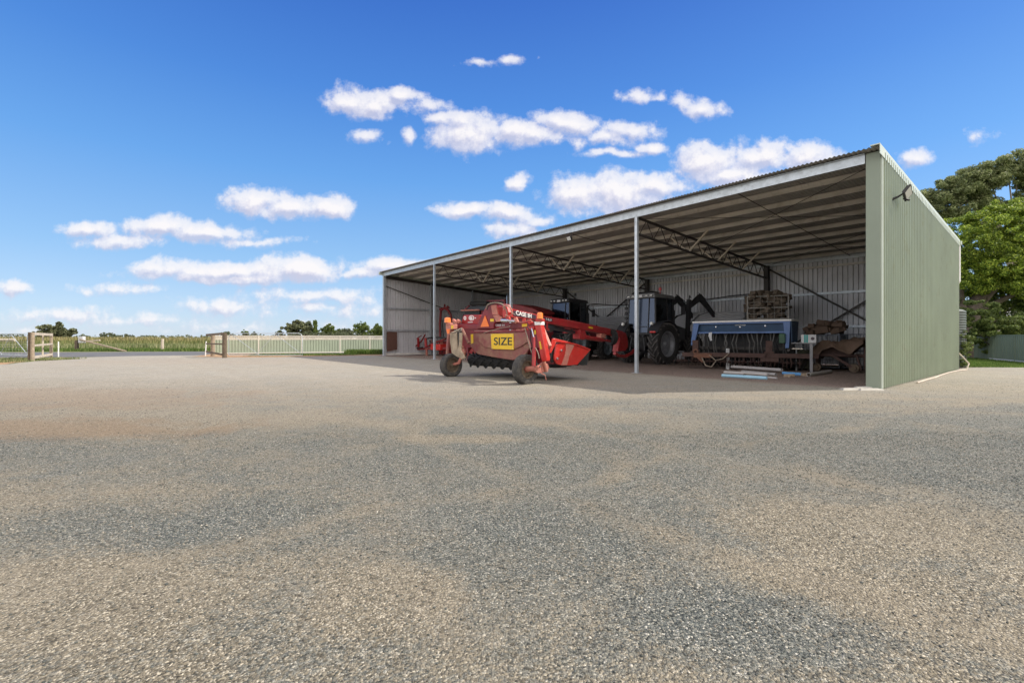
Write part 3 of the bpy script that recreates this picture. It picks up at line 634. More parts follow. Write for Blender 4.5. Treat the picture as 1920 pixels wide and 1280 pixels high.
# ------------------------------------------------------------------ fences and gates
def sheet_fence(root, A, B, h, lattice, mat_sheet, mat_trim, posts, dark=False):
    A, B = Vector((A[0],A[1],0)), Vector((B[0],B[1],0)); d = (B-A); Ln = d.length; d.normalize(); n = Vector((d.y,-d.x,0))
    for q in posts:
        p = A+d*Ln*q; m = MB(); m.bar(p+Vector((0,0,.001)), p+Vector((0,0,h+.03)), .07, .07, up=d); m.build('post', mat_trim, root)
    hl = h-(.28 if lattice else 0)
    per = .2; prof = [(0,.035),(.14,.035),(.15,-.01),(.185,-.01)]; V = []; S = []
    for i in range(int(Ln/per)):
        S += [(i*per+s, hh) for s, hh in prof]
    for s, hh in S:
        p = A+d*s+n*(hh-.02); V += [(p.x,p.y,.06),(p.x,p.y,hl)]
    m = MB(); m.add(V, [(2*i,2*i+2,2*i+3,2*i+1) for i in range(len(S)-1)]); m.build('fence_sheet', mat_sheet, root, smooth=False)
    m = MB()
    for z, w_ in ((.07,.07),(hl,.05),(h,.045)): m.bar(A+Vector((0,0,z)), B+Vector((0,0,z)), .05, w_)
    m.build('rail', mat_trim, root)
    if lattice:
        m = MB(); st = .075; z0, z1 = hl+.02, h-.02; H_ = z1-z0
        for i in range(int(Ln/st)):
            s = i*st
            a = A+d*s; b_ = A+d*min(s+H_, Ln)
            m.bar((a.x,a.y,z0),(b_.x,b_.y,z1),.008,.024); a2 = a+n*.008; b2 = b_+n*.008; m.bar((a2.x,a2.y,z1),(b2.x,b2.y,z0),.008,.024)
        m.build('lattice', mat_trim, root)
A = (-22.0, 34.9); B = (-10.4, 39.6)
fr = thing('lattice_fence', 'green steel sheet fence with cream lattice top running from the timber corner to the shed', 'fence')
sheet_fence(fr, A, B, 1.37, True, 'fence_g', 'cream', (0,.235,.475,.7,.885,1))
fr = thing('garden_fence', 'dark green steel sheet fence beyond the lawn under the trees', 'fence')
sheet_fence(fr, (27.4,28.0), (24.0,21.4), 1.34, False, 'fence_gd', 'fence_gd', (0,.33,.66,1))
sheet_fence(fr, (22,29.0), (27.3,28.1), 1.34, False, 'fence_gd', 'fence_gd', (0,.5))
m = MB(); m.bar((26.5,26.2,.05),(24.3,21.9,.05),.12,.1); tag(m.build('garden_edging', 'whitedull', bevel=.01), 'pale concrete edging strip along the foot of the garden fence', 'edging')
def tube_gate(name, label, P, Q, h, z0, group=None, mesh=True):
    t = thing(name, label, 'gate', group=group); P, Q = Vector((P[0],P[1],0)), Vector((Q[0],Q[1],0)); d = (Q-P).normalized(); Ln = (Q-P).length
    def pt(s, z): v = P+d*s; return (v.x, v.y, z)
    r = .25; m = MB(); pts = [pt(0,z0),pt(0,h-r),pt(r*.3,h-r*.3),pt(r,h),pt(Ln-r,h),pt(Ln-r*.3,h-r*.3),pt(Ln,h-r),pt(Ln,z0),pt(0,z0)]
    m.tube(pts, .021, 8); m.build('gate_frame', 'galv', t)
    m = MB(); m.tube([pt(Ln*.03,h-.05),pt(Ln*.42,z0)], .015, 8); m.tube([pt(Ln*.62,h),pt(Ln*.98,z0+.1)], .015, 8); m.tube([pt(Ln*.64,h-.02),pt(Ln*.36,z0)], .013, 8); m.build('stay', 'galv', t)
    m = MB()
    for i in range(1,8): z = z0+(h-z0)*i/8; m.tube([pt(0,z),pt(Ln,z)], .004, 4, False)
    for i in range(1,int(Ln/.3)): m.tube([pt(i*.3,z0),pt(i*.3,h)], .004, 4, False)
    m.build('mesh_wire', 'cage', t); return t
tube_gate('farm_gate', 'large open tube gate parked in front of the lattice fence', (-17.9,29.9), (-13.2,29.8), 1.50, .12)
tube_gate('farm_gate', 'tube gate cut by the left edge of the picture', (-29.2,26.2), (-25.35,24.75), 1.42, .30)
def post(name, label, x, y, r, h, mat, lean=(0,0), cat='post', group=None):
    m = MB(); m.tube([(x,y,-.05),(x+lean[0]*.5,y+lean[1]*.5,h*.5),(x+lean[0],y+lean[1],h)], [r*1.05, r, r*.97], 12)
    return tag(m.build(name, mat, bevel=.006), label, cat, group)
def panel(label, pts, rails, name='timber_fence_panel'):
    t = thing(name, label, 'fence')
    for (x, y, r, h, mt) in pts:
        m = MB(); m.tube([(x,y,-.05),(x,y,h*.5),(x+.01,y,h)], [r, r*.97, r*.95], 12); m.build('post', mt, t)
    for (a, b_, w_, h_, mt) in rails:
        m = MB(); m.bar(a, b_, w_, h_); m.build('rail', mt, t, bevel=.01)
    return t
# left strainer assembly
x0, y0 = G(58, 677); x1, y1 = G(96, 669.5)
x2, y2 = G(80,671)
panel('weathered timber strainer panel with three rails at the left side of the gateway', [(x0-.10,y0+.05,.095,1.50,'timberd'),(x0+.06,y0+.02,.085,1.48,'timber'),(x1,y1,.085,1.5,'timber'),(x2,y2,.045,1.35,'timberl')],
  [((x0+.1,y0-.04,1.42),(x1+.1,y1-.05,1.40),.08,.15,'timberl'),((x0+.1,y0-.04,.80),(x1+.1,y1-.05,.83),.06,.10,'timberl'),((x0+.1,y0-.04,.17),(x1+.1,y1-.05,.18),.08,.14,'timberl')])
x0, y0 = G(421, 671); x1, y1 = G(399, 668)
panel('dark timber strainer panel at the end of the lattice fence', [(x0,y0,.13,1.50,'timberd'),(x1,y1,.13,1.42,'timber')],
  [((x1-.35,y1-.1,1.40),(x0,y0-.12,1.47),.09,.13,'timberd'),((x1-.35,y1-.1,.83),(x0-.1,y0-.12,.84),.05,.09,'timberd'),((x1-.35,y1-.1,.32),(x0-.1,y0-.12,.22),.06,.12,'timberd')])
for i, (px, py, lab) in enumerate(((109.5,669.5,'thin white marker post beside the left strainer panel'),(385,667.5,'thin white marker post leaning beside the dark timber strainer'))):
    x, y = G(px, py); post('marker_post', lab, x, y, .035, .98, 'white', (.06*i, 0), group='white marker posts at the gateway')
# rail fence and wire fence across the road
m = MB(); m.tube([(-62,44.5,1.05),(-47.5,45.2,1.02)], .13, 10); m.build('x', 'timberl'); rl = bpy.data.objects['x']; rl.name = 'log_rail'; tag(rl, 'thick pale log rail across the field edge behind the left gate', 'rail')
x, y = G(304.5, 657.8); post('fence_post', 'lone pale timber post on the verge across the road', x, y, .12, 1.13, 'timberl')
m = MB(); m.bar((-39.8,43.6,1.05),(-34.6,42.4,.02),.14,.12); tag(m.build('fallen_rail', 'timber', bevel=.01), 'fallen timber rail sloping down into the verge across the road', 'rail')
t = thing('stile', 'small weathered timber stile with pale box behind the sloping rail', 'stile', (-40.3,43.8,0))
m = MB(); m.box(-.12,.12,-.1,.1,0,1.0); m.build('post', 'timberd', t); m = MB(); m.box(.25,.7,-.15,.15,.75,1.35); m.build('box', 'whitedull', t, bevel=.02)
m = MB(); m.bar((.7,0,.9),(2.4,-.3,1.0),.1,.12); m.build('rail', 'timberl', t)

# ------------------------------------------------------------------ grass and crops
def blades(name, n, fx, h0, h1, wd, mat, label, cat, lean=.35, par=3):
    X, Y = fx(n); h = h0+(h1-h0)*rng.random(n); a = rng.random(n)*2*pi; l = lean*h*(rng.random(n)); b_ = rng.random(n)*2*pi
    w_ = wd*(.6+.8*rng.random(n)); z = np.zeros(n)
    p0 = np.stack([X-np.cos(a)*w_, Y-np.sin(a)*w_, z], 1); p1 = np.stack([X+np.cos(a)*w_, Y+np.sin(a)*w_, z], 1)
    mx, my = X+np.cos(b_)*l*.4, Y+np.sin(b_)*l*.4
    p2 = np.stack([mx+np.cos(a)*w_*.8, my+np.sin(a)*w_*.8, h*.55], 1); p3 = np.stack([mx-np.cos(a)*w_*.8, my-np.sin(a)*w_*.8, h*.55], 1)
    p4 = np.stack([X+np.cos(b_)*l+np.cos(a)*w_*.15, Y+np.sin(b_)*l+np.sin(a)*w_*.15, h], 1); p5 = np.stack([X+np.cos(b_)*l-np.cos(a)*w_*.15, Y+np.sin(b_)*l-np.sin(a)*w_*.15, h], 1)
    V = np.stack([p0,p1,p2,p3,p4,p5], 1).reshape(-1,3); i = np.arange(n)*6
    Fc = np.concatenate([np.stack([i,i+1,i+2,i+3], 1), np.stack([i+3,i+2,i+4,i+5], 1)])
    o = npmesh(name, V, Fc, mat); tag(o, label, cat, kind='stuff'); return o
def band(x0, x1, y0, y1, s=0.):
    def f(n):
        X = x0+(x1-x0)*rng.random(n); return X, y0+(y1-y0)*rng.random(n)+s*(X-x0)
    return f
def clumpy(x0, x1, y0, y1, k, sd):
    def f(n):
        cx = x0+(x1-x0)*rng.random(k); cy = y0+(y1-y0)*rng.random(k); i = rng.integers(0, k, n)
        return cx[i]+rng.normal(0, sd, n), cy[i]+rng.normal(0, sd, n)
    return f
blades('verge_grass', 26000, band(-62,-20,40.9,45.5,.06), .08, .30, .022, 'grass', 'short green grass on the verge across the road', 'grass')
blades('pale_grass', 22000, clumpy(-66,-20,46,52,260,.7), .25, .72, .025, 'grass_pale', 'seeding pale grass behind the verge', 'grass')
blades('weeds', 26000, clumpy(-78,-26,53,61,700,1.1), .25, 1.0, .045, 'weed', 'dark green weeds along the edge of the field', 'weeds')
blades('crop', 42000, clumpy(-105,-34,63,76,1600,1.2), .6, 1.45, .05, 'crop', 'tall ripening crop across the field', 'crop')
blades('fence_foot_grass', 5000, lambda n: (lambda t: (-17.5+6.5*t+rng.normal(0,.15,n), 32.2+1.6*t+rng.normal(0,.55,n)))(rng.random(n)), .04, .16, .012, 'grass', 'patchy grass at the foot of the lattice fence', 'grass')
blades('tall_tuft_grass', 4500, lambda n: (-12.2+3.*rng.random(n), 34.3+.9*rng.random(n)), .15, .42, .014, 'grass', 'taller green grass tuft against the fence next to the shed', 'grass')
blades('gate_grass', 6000, lambda n: (-33+8.5*rng.random(n)**.6, 22.2+5.2*rng.random(n)), .04, .15, .012, 'grass_pale', 'dry grass in front of the gate at the left edge', 'grass')
blades('lawn_grass', 40000, lambda n: (lambda y: (17.6+11*rng.random(n)+(y-20)*.1, y))(19.3+8.6*rng.random(n)**1.3), .03, .075, .009, 'grass', 'mown lawn grass between the yard and the garden fence', 'grass')

# ------------------------------------------------------------------ trees
def foliage(name, centres, rad, n, lw, ll, mat, parent, flatten=.8, up=.3):
    """n leaf-sized faces spread through leaf clumps"""
    C = np.array(centres); R = np.array(rad); i = rng.choice(len(C), n, p=R**2/np.sum(R**2))
    d = rng.normal(0, 1, (n,3)); d /= np.linalg.norm(d, axis=1)[:,None]; r = R[i]*(rng.random(n)**.45)
    P = C[i]+d*r[:,None]*np.array([1,1,flatten])
    nrm = rng.normal(0, 1, (n,3))+np.array([0,0,up])+d*.7; nrm /= np.linalg.norm(nrm, axis=1)[:,None]
    a = np.cross(nrm, rng.normal(0,1,(n,3))); a /= np.linalg.norm(a, axis=1)[:,None]; b_ = np.cross(nrm, a)
    s = (.6+.8*rng.random(n))[:,None]
    V = np.stack([P-a*ll*s, P+b_*lw*s-a*ll*s*.1, P+a*ll*s, P-b_*lw*s-a*ll*s*.1], 1).reshape(-1,3)
    return npmesh(name, V, np.arange(4*n).reshape(-1,4), mat, parent)
def clumps_on(ells, k, r0, r1, shell=.75):
    C = []; R = []
    for (cx, cy, cz, rx, ry, rz, kk) in ells:
        for _ in range(int(k*kk)):
            d = rng.normal(0,1,3); d /= np.linalg.norm(d); q = shell+(1-shell)*rng.random() if rng.random() < .8 else rng.random()
            C.append((cx+d[0]*rx*q, cy+d[1]*ry*q, cz+d[2]*rz*q)); R.append(r0+(r1-r0)*rng.random()**1.5)
    return C, R
def tree(name, label, loc, trunk, limbs, ells, k, r0, r1, n, lw, ll, leaf, bark, group=None, shell=.75, flatten=.75, cat='tree', up=.3):
    t = thing(name, label, cat, (loc[0],loc[1],0), 0, group)
    m = MB(); pts, rs = trunk; m.tube(pts, rs, 10)
    for pts, rs in limbs: m.tube(pts, rs, 7)
    if pts is not None: m.build('trunk', bark, t)
    C, R = clumps_on(ells, k, r0, r1, shell)
    foliage('crown', C, R, n, lw, ll, leaf, t, flatten, up); return t
def limbset(base, ells, r, nper=2):
    out = []
    for (cx, cy, cz, rx, ry, rz, kk) in ells:
        for _ in range(nper):
            e = Vector((cx+random.uniform(-.5,.5)*rx, cy+random.uniform(-.5,.5)*ry, cz+random.uniform(-.2,.6)*rz)); b_ = Vector(base)
            mid = b_.lerp(e, .5)+Vector((random.uniform(-.1,.1)*rx, 0, -.12*rz)); out.append(([b_, mid, e], [r, r*.6, r*.15]))
    return out
# round bright tree right of the shed
bx, by = 30.0, 29.3
E = [(-.2,0,5.4,3.1,3.0,2.1,1.6),(-1.7,-.3,4.6,1.8,2.0,1.5,.6),(1.9,0,4.8,2.4,2.2,1.9,1.),(3.3,.3,5.6,1.8,2,1.6,.6),(.3,-.8,3.9,2.6,2.0,1.3,.8),(.8,0,6.6,1.8,2,1.0,.5)]
tree('round_tree', 'dense round tree with bright lime-green top beside the shed', (bx,by), ([(-1.7,0,0),(-1.6,0,1.2),(-1.2,0,2.4),(-.6,0,3.8)], [.5,.42,.36,.2]),
     [([(-1.5,0,1.6),(-.6,0,2.9),(.8,0,4.2)], [.28,.2,.08]),([(-1.5,0,1.4),(-1.9,0,2.8),(-1.9,0,4.2)], [.2,.15,.06]),([(-1.2,0,2.2),(.8,0,3.0),(2.2,0,4.0)], [.16,.12,.05])],
     E, 200, .14, .40, 200000, .022, .052, 'leaf_bright', 'bark', shell=.72, flatten=.6, up=.5).scale = (1.15,1.15,1.27)
# low spreading bushes under it
E = [(.2,0,2.0,1.2,1.0,.45,.5),(2.0,0,2.15,1.6,1,.4,.6),(3.4,.3,1.75,1.4,1,.6,.5),(1.0,.3,1.35,.9,.8,.35,.3),(2.6,-.2,1.3,.9,.8,.3,.3),(-.9,.3,1.5,.6,.8,.7,.4),(-.9,.3,2.6,.9,1,.7,.4)]
tree('spreading_bush', 'low spreading bush with hanging branches over the garden fence', (26.9,26.1), ([(-.3,.2,0),(-.2,.2,.8),(.3,.1,1.4)], [.09,.07,.04]), limbset((-.2,.2,.7), E, .035, 1), E, 50, .16, .38, 34000, .025, .055, 'leaf_dark', 'bark', flatten=.5, cat='bush', up=.5)
E = [(0,0,2.8,2.4,1.5,1.6,1.),(3.6,0,3.2,2.6,1.5,1.7,1.),(-2.2,.5,2.2,1.2,1,1.5,.5),(6.5,0,2.8,2,1.5,2,.8)]
tree('dark_shrub', 'dark shrubs in the shade behind the garden fence', (29.2,30.2), ([(0,0,0),(0,0,1),(0,0,2.4)], [.12,.1,.06]), limbset((0,0,1), E, .06, 2), E, 60, .3, .6, 42000, .04, .08, 'leaf_dark', 'bark', cat='bush')
E = [(0,0,.75,.34,.3,.62,1.)]
tree('creeper', 'dark climbing plant on the garden fence', (26.75,26.6), ([(0,0,0),(.03,0,.6),(0,0,1.2)], [.02,.015,.01]), [], E, 30, .08, .16, 3500, .02, .045, 'leaf_dark', 'bark', cat='climber')
E = [(0,0,.5,.2,.2,.5,1.),(.1,0,1.2,.3,.2,.4,.6)]
tree('sapling', 'thin dark sapling at the back corner of the shed', (18.1,18.9), ([(0,0,0),(.03,0,.6),(0,0,1.5)], [.02,.015,.01]), [], E, 24, .06, .13, 1600, .016, .04, 'leaf_dark', 'bark', cat='bush')
# tall gum behind
E = [(-.3,0,11.9,1.3,1.6,1.0,.5),(1.2,0,12.9,1.6,1.8,1.2,.8),(2.9,0,13.5,1.7,1.8,1.3,.9),(4.8,0,14.2,1.7,1.9,1.3,.9),(6.6,0,14.5,1.9,2,1.4,1.),(8.6,0,13.6,2.,2,1.6,.9),(3.4,.3,12.1,1.6,1.6,.7,.5),(7.2,.2,12.2,1.9,1.8,.8,.5),(9.2,0,11.0,2.,2,1.4,.7),(1.0,0,11.2,1.2,1.4,.6,.35),(8.,0,9.0,1.8,1.6,1.2,.4)]
lim = limbset((6.0,0,8.2), E, .13, 2) + [([(6.2,0,5),(7.0,0,9),(7.6,0,13)], [.26,.17,.06]), ([(5.9,0,6.5),(4.2,0,10.2),(3.0,0,12.6)], [.2,.13,.05])]
tree('gum_tree', 'tall open gum tree with pale limbs standing behind the round tree', (33.8,37.5), ([(6.4,0,0),(6.2,0,4.5),(6.0,0,8.4)], [.42,.34,.24]), lim, E, 65, .2, .60, 110000, .035, .10, 'leaf_gum', 'gumbark', shell=.4, flatten=.75)
# house glimpsed between the trees
t = thing('house', 'pale-roofed house glimpsed through the foliage at the right edge', 'house', (50,47,0), -20)
m = MB(); m.box(-5,5,-3,3,0,2.6); m.build('wall', 'cream', t); m = MB(); m.prism([(-5.4,-3.4,2.6),(-5.4,3.4,2.6),(-5.4,0,4.3)], (10.8,0,0)); m.build('roof', 'whitedull', t)
m = MB(); m.box(-1.5,.3,-3.05,-2.99,.9,2.1); m.build('window', 'glassdark', t)
# trees on the left horizon (px centre, px half width, top py, distance)
def far_tree(label, px, hw, top, Y, leaf='leaf_far', n=5000, lobes=5, name='field_tree', tall=1., group='trees beyond the field'):
    x = (px-CX)/F*Y; hgt = (CY-top)/F*Y+H; wd = hw/F*Y; E = []
    for i in range(lobes):
        a = -1+2*(i+.5)/lobes; E.append((a*wd*.72, random.uniform(-.3,.3)*wd, hgt*(.62-.16*abs(a)*random.uniform(.5,1.4)), wd*.42, wd*.42, hgt*.30*tall, 1))
    E.append((random.uniform(-.2,.2)*wd, 0, hgt*.72, wd*.42, wd*.42, hgt*.26*tall, 1)); E.append((0, 0, hgt*.3, wd*.7, wd*.4, hgt*.26, 1))
    s = hgt/9.
    return tree(name, label, (x, Y), ([(0,0,0),(.05*hgt,0,hgt*.3),(0,0,hgt*.6)], [.035*hgt,.028*hgt,.012*hgt]), limbset((0,0,hgt*.25), E, .018*hgt, 1), E, 14, hgt*.05, hgt*.12, n, .17*s+.04, .30*s+.06, leaf, 'gumbark', group, .7, .8)
far_tree('olive-green spreading tree in the paddock above the left strainer panel', 105, 36, 604.5, 75, 'leaf_mid', 11000, 6)
far_tree('pair of dark round trees low on the horizon', 200, 22, 621, 260, 'leaf_far', 3500, 4)
far_tree('small yellowish bush right of the dark round trees', 237, 13, 625, 220, 'leaf_mid', 2000, 3)
far_tree('dark tree rising over the timber strainer', 424, 15, 620, 180, 'leaf_far', 2500, 3)
far_tree('dome-shaped dark tree above the parked tube gate', 459, 9, 617.5, 230, 'leaf_dark', 2500, 2)
far_tree('low thin tree right of the dome-shaped one', 478, 8, 620.5, 230, 'leaf_far', 1600, 2)
far_tree('low bush at the left foot of the tall tree group', 524, 12, 619, 200, 'leaf_far', 2500, 3)
far_tree('large full gum tree over the fence', 556, 26, 598, 200, 'leaf_mid', 9000, 5)
far_tree('leafy tree beside the poplar', 576, 16, 601, 205, 'leaf_far', 5000, 3)
far_tree('narrow dark poplar in the distant tree group', 591, 4.2, 601.5, 200, 'leaf_dark', 2500, 1, tall=1.3)
far_tree('broad dark tree right of the poplar', 618, 22, 607, 205, 'leaf_dark', 7000, 5)
far_tree('lower green tree between the broad tree and the pine', 649, 16, 612, 200, 'leaf_far', 5000, 4)
far_tree('wispy tall pine with gaps in its crown', 680, 15, 601.5, 195, 'leaf_dark', 3600, 5)
far_tree('ragged dark tree left of the shed', 708, 14, 607, 190, 'leaf_dark', 5000, 4)
far_tree('long low hedge of dark trees behind the fence', 610, 95, 619, 185, 'leaf_far', 22000, 14, name='hedge_trees')
far_tree('low dark scrub behind the middle of the fence', 465, 62, 625.5, 170, 'leaf_far', 9000, 9, name='scrub')
far_tree('grey-green hills of trees at the left edge', 22, 40, 625, 300, 'leaf_far', 4000, 7)
# distant wood line along the whole horizon
E = []; 
for i in range(150):
    x = -560+i*5.6+random.uniform(-2,2); E.append((x, 520+random.uniform(-25,25), 2.0, 4.5, 3, random.uniform(1.4,3.4), 1.))
C_, R_ = clumps_on(E, 6, .9, 1.9, .7); tag(foliage('distant_wood', C_, R_, 30000, .35, .6, 'leaf_far', None, .7), 'thin line of far trees along the left horizon', 'wood', kind='stuff')

# ------------------------------------------------------------------ machines
def trace(fr, pts, y, th, plane='P', conv=None):
    """a plate with the outline pts, standing on the plane y (or x) of the machine's frame, th thick"""
    m = MB(); f = fr.P if plane == 'P' else fr.Q
    q = [f(a, b, y) for a, b in pts]; off = (0,th,0) if plane == 'P' else (th,0,0)
    if conv: q2 = [conv(p) for p in q]; q3 = [conv((p[0]+off[0],p[1]+off[1],p[2])) for p in q]; off = tuple(q3[0][i]-q2[0][i] for i in range(3)); q = q2
    m.prism(q, off); return m
def fit_text(body, mat, parent, fr, pxa, pxb, py, hpx, y, plane='P', name='lettering', bold=.012, conv=None):
    f = fr.P if plane == 'P' else fr.Q
    a, b = Vector(f(pxa, py, y)), Vector(f(pxb, py, y)); c = (a+b)/2
    t0 = Vector(f((pxa+pxb)/2, py-hpx/2, y)); t1 = Vector(f((pxa+pxb)/2, py+hpx/2, y)); h = (t0-t1).length
    if conv: a, b, c, t0, t1 = [Vector(conv(v)) for v in (a, b, c, t0, t1)]
    o = text(body, h/.70, mat, parent, (0,0,0), (1,0,0), (0,1,0), .002, bold*h/.7)
    xs = [v.co.x for v in o.data.vertices]; ys = [v.co.y for v in o.data.vertices]; w_ = max(xs)-min(xs); hh = max(ys)-min(ys)
    X = (b-a).normalized(); Y = Vector((0,0,1)); Z = X.cross(Y); sx = (b-a).length/w_; sy = h/hh; cx, cy = (max(xs)+min(xs))/2, (max(ys)+min(ys))/2
    for v in o.data.vertices:
        p = v.co.copy(); v.co = c + X*(p.x-cx)*sx + Y*(p.y-cy)*sy + Z*p.z
    o.name = name; return o
def box_from(fr, pxa, pya, pxb, pyb, y, th):
    a = fr.P(pxa, pyb, y); b = fr.P(pxb, pya, y); m = MB(); m.box(a[0], b[0], y, y+th, a[2], b[2]); return m

# ---- the mower conditioner
MW = Frame(-.765, 13.5, -46.6)
mw = thing('mower_conditioner', 'muddy red trailed mower conditioner with yellow SIZE plate standing in front of the shed', 'mower', (MW.ox,MW.oy,0), MW.deg)
P, Q = MW.P, MW.Q
wheel(mw, (-1.64,0,.36), .365, .25, .225, 'tyre', 'rim_dirty', 'rim_dirty', 1)
wheel(mw, (1.62,0,.385), .392, .26, .225, 'tyre', 'rim_dirty', 'rim_red', 1)
# rear deflector hood
m = trace(MW, [(882.4,624.5),(884,622.6),(956.8,621.8),(984,620.6),(991,640),(993.5,651),(985,665),(975,671),(961,675),(928,670),(896.6,664),(890,658.5),(881.3,646.4)], .30, .05)
hood = m.build('rear_hood', 'dustyred', mw, bevel=.012)
m = trace(MW, [(903,625.6),(986,623.5),(989,641),(976,649.5),(962,655.2),(940,654.6),(923,653),(907.5,650.6),(895.5,636.6),(897.5,630)], .262, .037); m.build('raised_panel', 'dustyred', hood, bevel=.008)
m = trace(MW, [(882.6,627),(886.8,626),(887.2,643),(883,644.5)], .290, .012); m.build('yellow_strip', 'yellow', hood)
m = trace(MW, [(920,625.9),(962.2,625.4),(963.2,655.3),(921.6,654.0)], .243, .018)
plate = m.build('size_plate', 'yellow', mw, bevel=.004)
fit_text('SIZE', 'letter', plate, MW, 926, 960, 639.6, 14.6, .239, bold=.012)
m = MB()
for q in [(922,627.5),(960.6,627),(961.6,653.4),(923.4,652.4)]: c = P(q[0], q[1], .243); m.lathe(c, (0,-1,0), [(0,.0001),(0,.012),(.006,.010),(.007,.0001)], 8)
m.build('screw', 'steel', plate)
# hood top rail and side fillets
m = MB(); m.bar(P(883,623,.32), P(984,620.5,.32), .09, .05); m.build('hood_rail', 'reddark', mw, bevel=.006)
m = MB(); m.prism([P(882.4,624.5,.33),P(896.6,664,.33),P(890,658.5,.33),P(881.3,646.4,.33)], (0,.7,.05)); m.prism([P(884,623,.34),P(984,621,.34),P(984,619.5,1.2),P(890,619.5,1.2)], (0,0,-.03)); m.build('hood_side', 'dustyred', mw)
# rotor with tines under the hood
m = MB(); m.tube([(-1.5,.72,.52),(1.0,.72,.52)], .19, 18)
for i in range(46):
    x = -1.47+i*.0535
    for k_ in range(3):
        t = i*.9+k_*2*pi/3; m.bar((x,.72+cos(t)*.19,.52+sin(t)*.18), (x+.02,.72+cos(t+.12)*.255,.52+sin(t+.12)*.255), .05, .022)
m.build('conditioner_rotor', 'black', mw)
m = MB(); m.box(-1.6,1.68,1.35,2.2,.75,.92); m.box(-1.62,-1.56,.6,2.2,.48,.9); m.box(-1.6,1.7,1.02,1.08,.48,.86); m.build('header_body', 'reddark', mw, bevel=.01)
m = MB(); m.box(-1.62,1.6,1.0,2.2,.42,.47); m.box(-1.6,1.6,2.21,2.23,.4,.75); m.box(-1.6,1.5,1.3,1.8,.36,.41); m.build('curtain_and_dark_underside', 'black', mw)  # rubber curtain, plus black slabs that paint the header's underside as shaded
# cross beam
m = trace(MW, [(849.5,607),(900,608),(948,606),(1001.6,603.2),(1002.5,614.5),(960,617),(907.5,618),(867,616.5),(850,615.5)], .40, .2); cb_ = m.build('cross_beam', 'reddark', mw, bevel=.015)
fit_text('CASE IH', 'whitedull', cb_, MW, 929, 946, 609.5, 4.2, .396, bold=.02)
m = trace(MW, [(978.5,607.5),(988,606.5),(988,612),(978.5,612.6)], .394, .005); m.build('label', 'yellow', cb_)
# tower and gearbox guard
m = trace(MW, [(894,616.5),(896,605),(910.5,574.5),(916,570.8),(929,568.5),(942,569.5),(944,576),(934,600),(926,606),(925.5,616.5)], .33, .32); tw = m.build('tower_guard', 'reddark', mw, bevel=.02)
m = trace(MW, [(899.2,614),(908.2,590.2),(910,590.2),(918.8,613.2),(917.5,614.2)], .322, .008); tb = m.build('triangle_backing', 'reddark', tw)
m = trace(MW, [(900.8,612.8),(908.9,591.7),(909.6,591.7),(917.0,612.2)], .312, .009); m.build('slow_vehicle_triangle', 'orange', tw)
m = trace(MW, [(919,597.7),(925.6,597.5),(925.8,602.6),(919.2,602.8)], .322, .006); m.build('label', 'yellow', tw)
m = trace(MW, [(920,572.2),(929.6,571.8),(931.5,580),(934.2,589.5),(923.2,590)], .28, .04); m.build('linkage_plate', 'pinkred', mw, bevel=.01)
m = trace(MW, [(924,591),(936,589.5),(940,593),(943,602.5),(930,603.5)], .27, .05); m.build('linkage_plate', 'pinkred', mw, bevel=.01)
m = trace(MW, [(931,573),(936.5,574),(938.5,592),(934.5,593),(933,583)], .3, .2); m.build('linkage_arm', 'redbright', mw, bevel=.01)
m = trace(MW, [(942,571.8),(950,574),(953,585),(951,596),(942,596)], .2, .14); m.build('linkage_arm', 'redbright', mw, bevel=.012)
m = MB(); m.tube([P(941,600.5,.18), P(953,601,.18)], .055, 12); m.tube([P(953,601,.18), P(966,602.2,.18)], .035, 10); m.build('hydraulic_cylinder', 'steel', mw)
for a, b in (((952,594),(956,603)),((966,596),(970,605)),((982,598),(984,606)),((992,600),(996,607))):
    m = MB(); m.bar(P(*a,.2), P(*b,.22), .08, .10); m.build('lug', 'redbright' if a[0] != 966 else 'pinkred', mw, bevel=.008)
# long swinging drawbar, hitched to the tractor
A_ = (-.227, 13.4); B_ = (5.16, 21.3); TF = Frame(A_[0], A_[1], math.degrees(atan2(B_[1]-A_[1], B_[0]-A_[0])))
def TC(p): X, Y, z = TF.W(*p); l = MW.loc(X, Y); return (l[0], l[1], z)
def TP(px, py, y=0.): return TC(TF.P(px, py, y))
m = trace(TF, [(946,574),(950,571.8),(962,578.6),(1006,589),(1016,591.4),(1076.6,601.4),(1131,613.2),(1166,620.4),(1173,623.5),(1177,634),(1178,650),(1173,657.5),(1158.5,659),(1160.5,647.5),(1163.5,632.5),(1131,625),(1094,618.6),(1015,604.2),(999,599.5),(962,596),(950,592)], -.13, .26, conv=TC)
db = m.build('drawbar', 'red', mw, bevel=.02)
m = trace(TF, [(963,582),(1005,590.6),(1005,598),(963,592)], -.139, .006, conv=TC); m.build('dark_decal', 'decal', db)
def tilt_text(body, mat, parent, pxa, pya, pxb, pyb, hpx, y):
    a, b = Vector(TF.P(pxa,pya,y)), Vector(TF.P(pxb,pyb,y)); t = Vector(TF.P((pxa+pxb)/2,(pya+pyb)/2-hpx/2,y)); t2 = Vector(TF.P((pxa+pxb)/2,(pya+pyb)/2+hpx/2,y)); h = (t-t2).length
    o = text(body, 1, mat, parent, (0,0,0), (1,0,0), (0,1,0), .003, .018); vs = o.data.vertices
    xs = [v.co.x for v in vs]; ys = [v.co.y for v in vs]; 
    for v in vs:
        u = (v.co.x-min(xs))/(max(xs)-min(xs)); w_ = (v.co.y-min(ys))/(max(ys)-min(ys))-.5; p = a.lerp(b, u)+Vector((0,-v.co.z,w_*h)); v.co = Vector(TC(p))
tilt_text('CASE IH', 'white', db, 967.5, 585.8, 996.5, 592.6, 8.2, -.143)
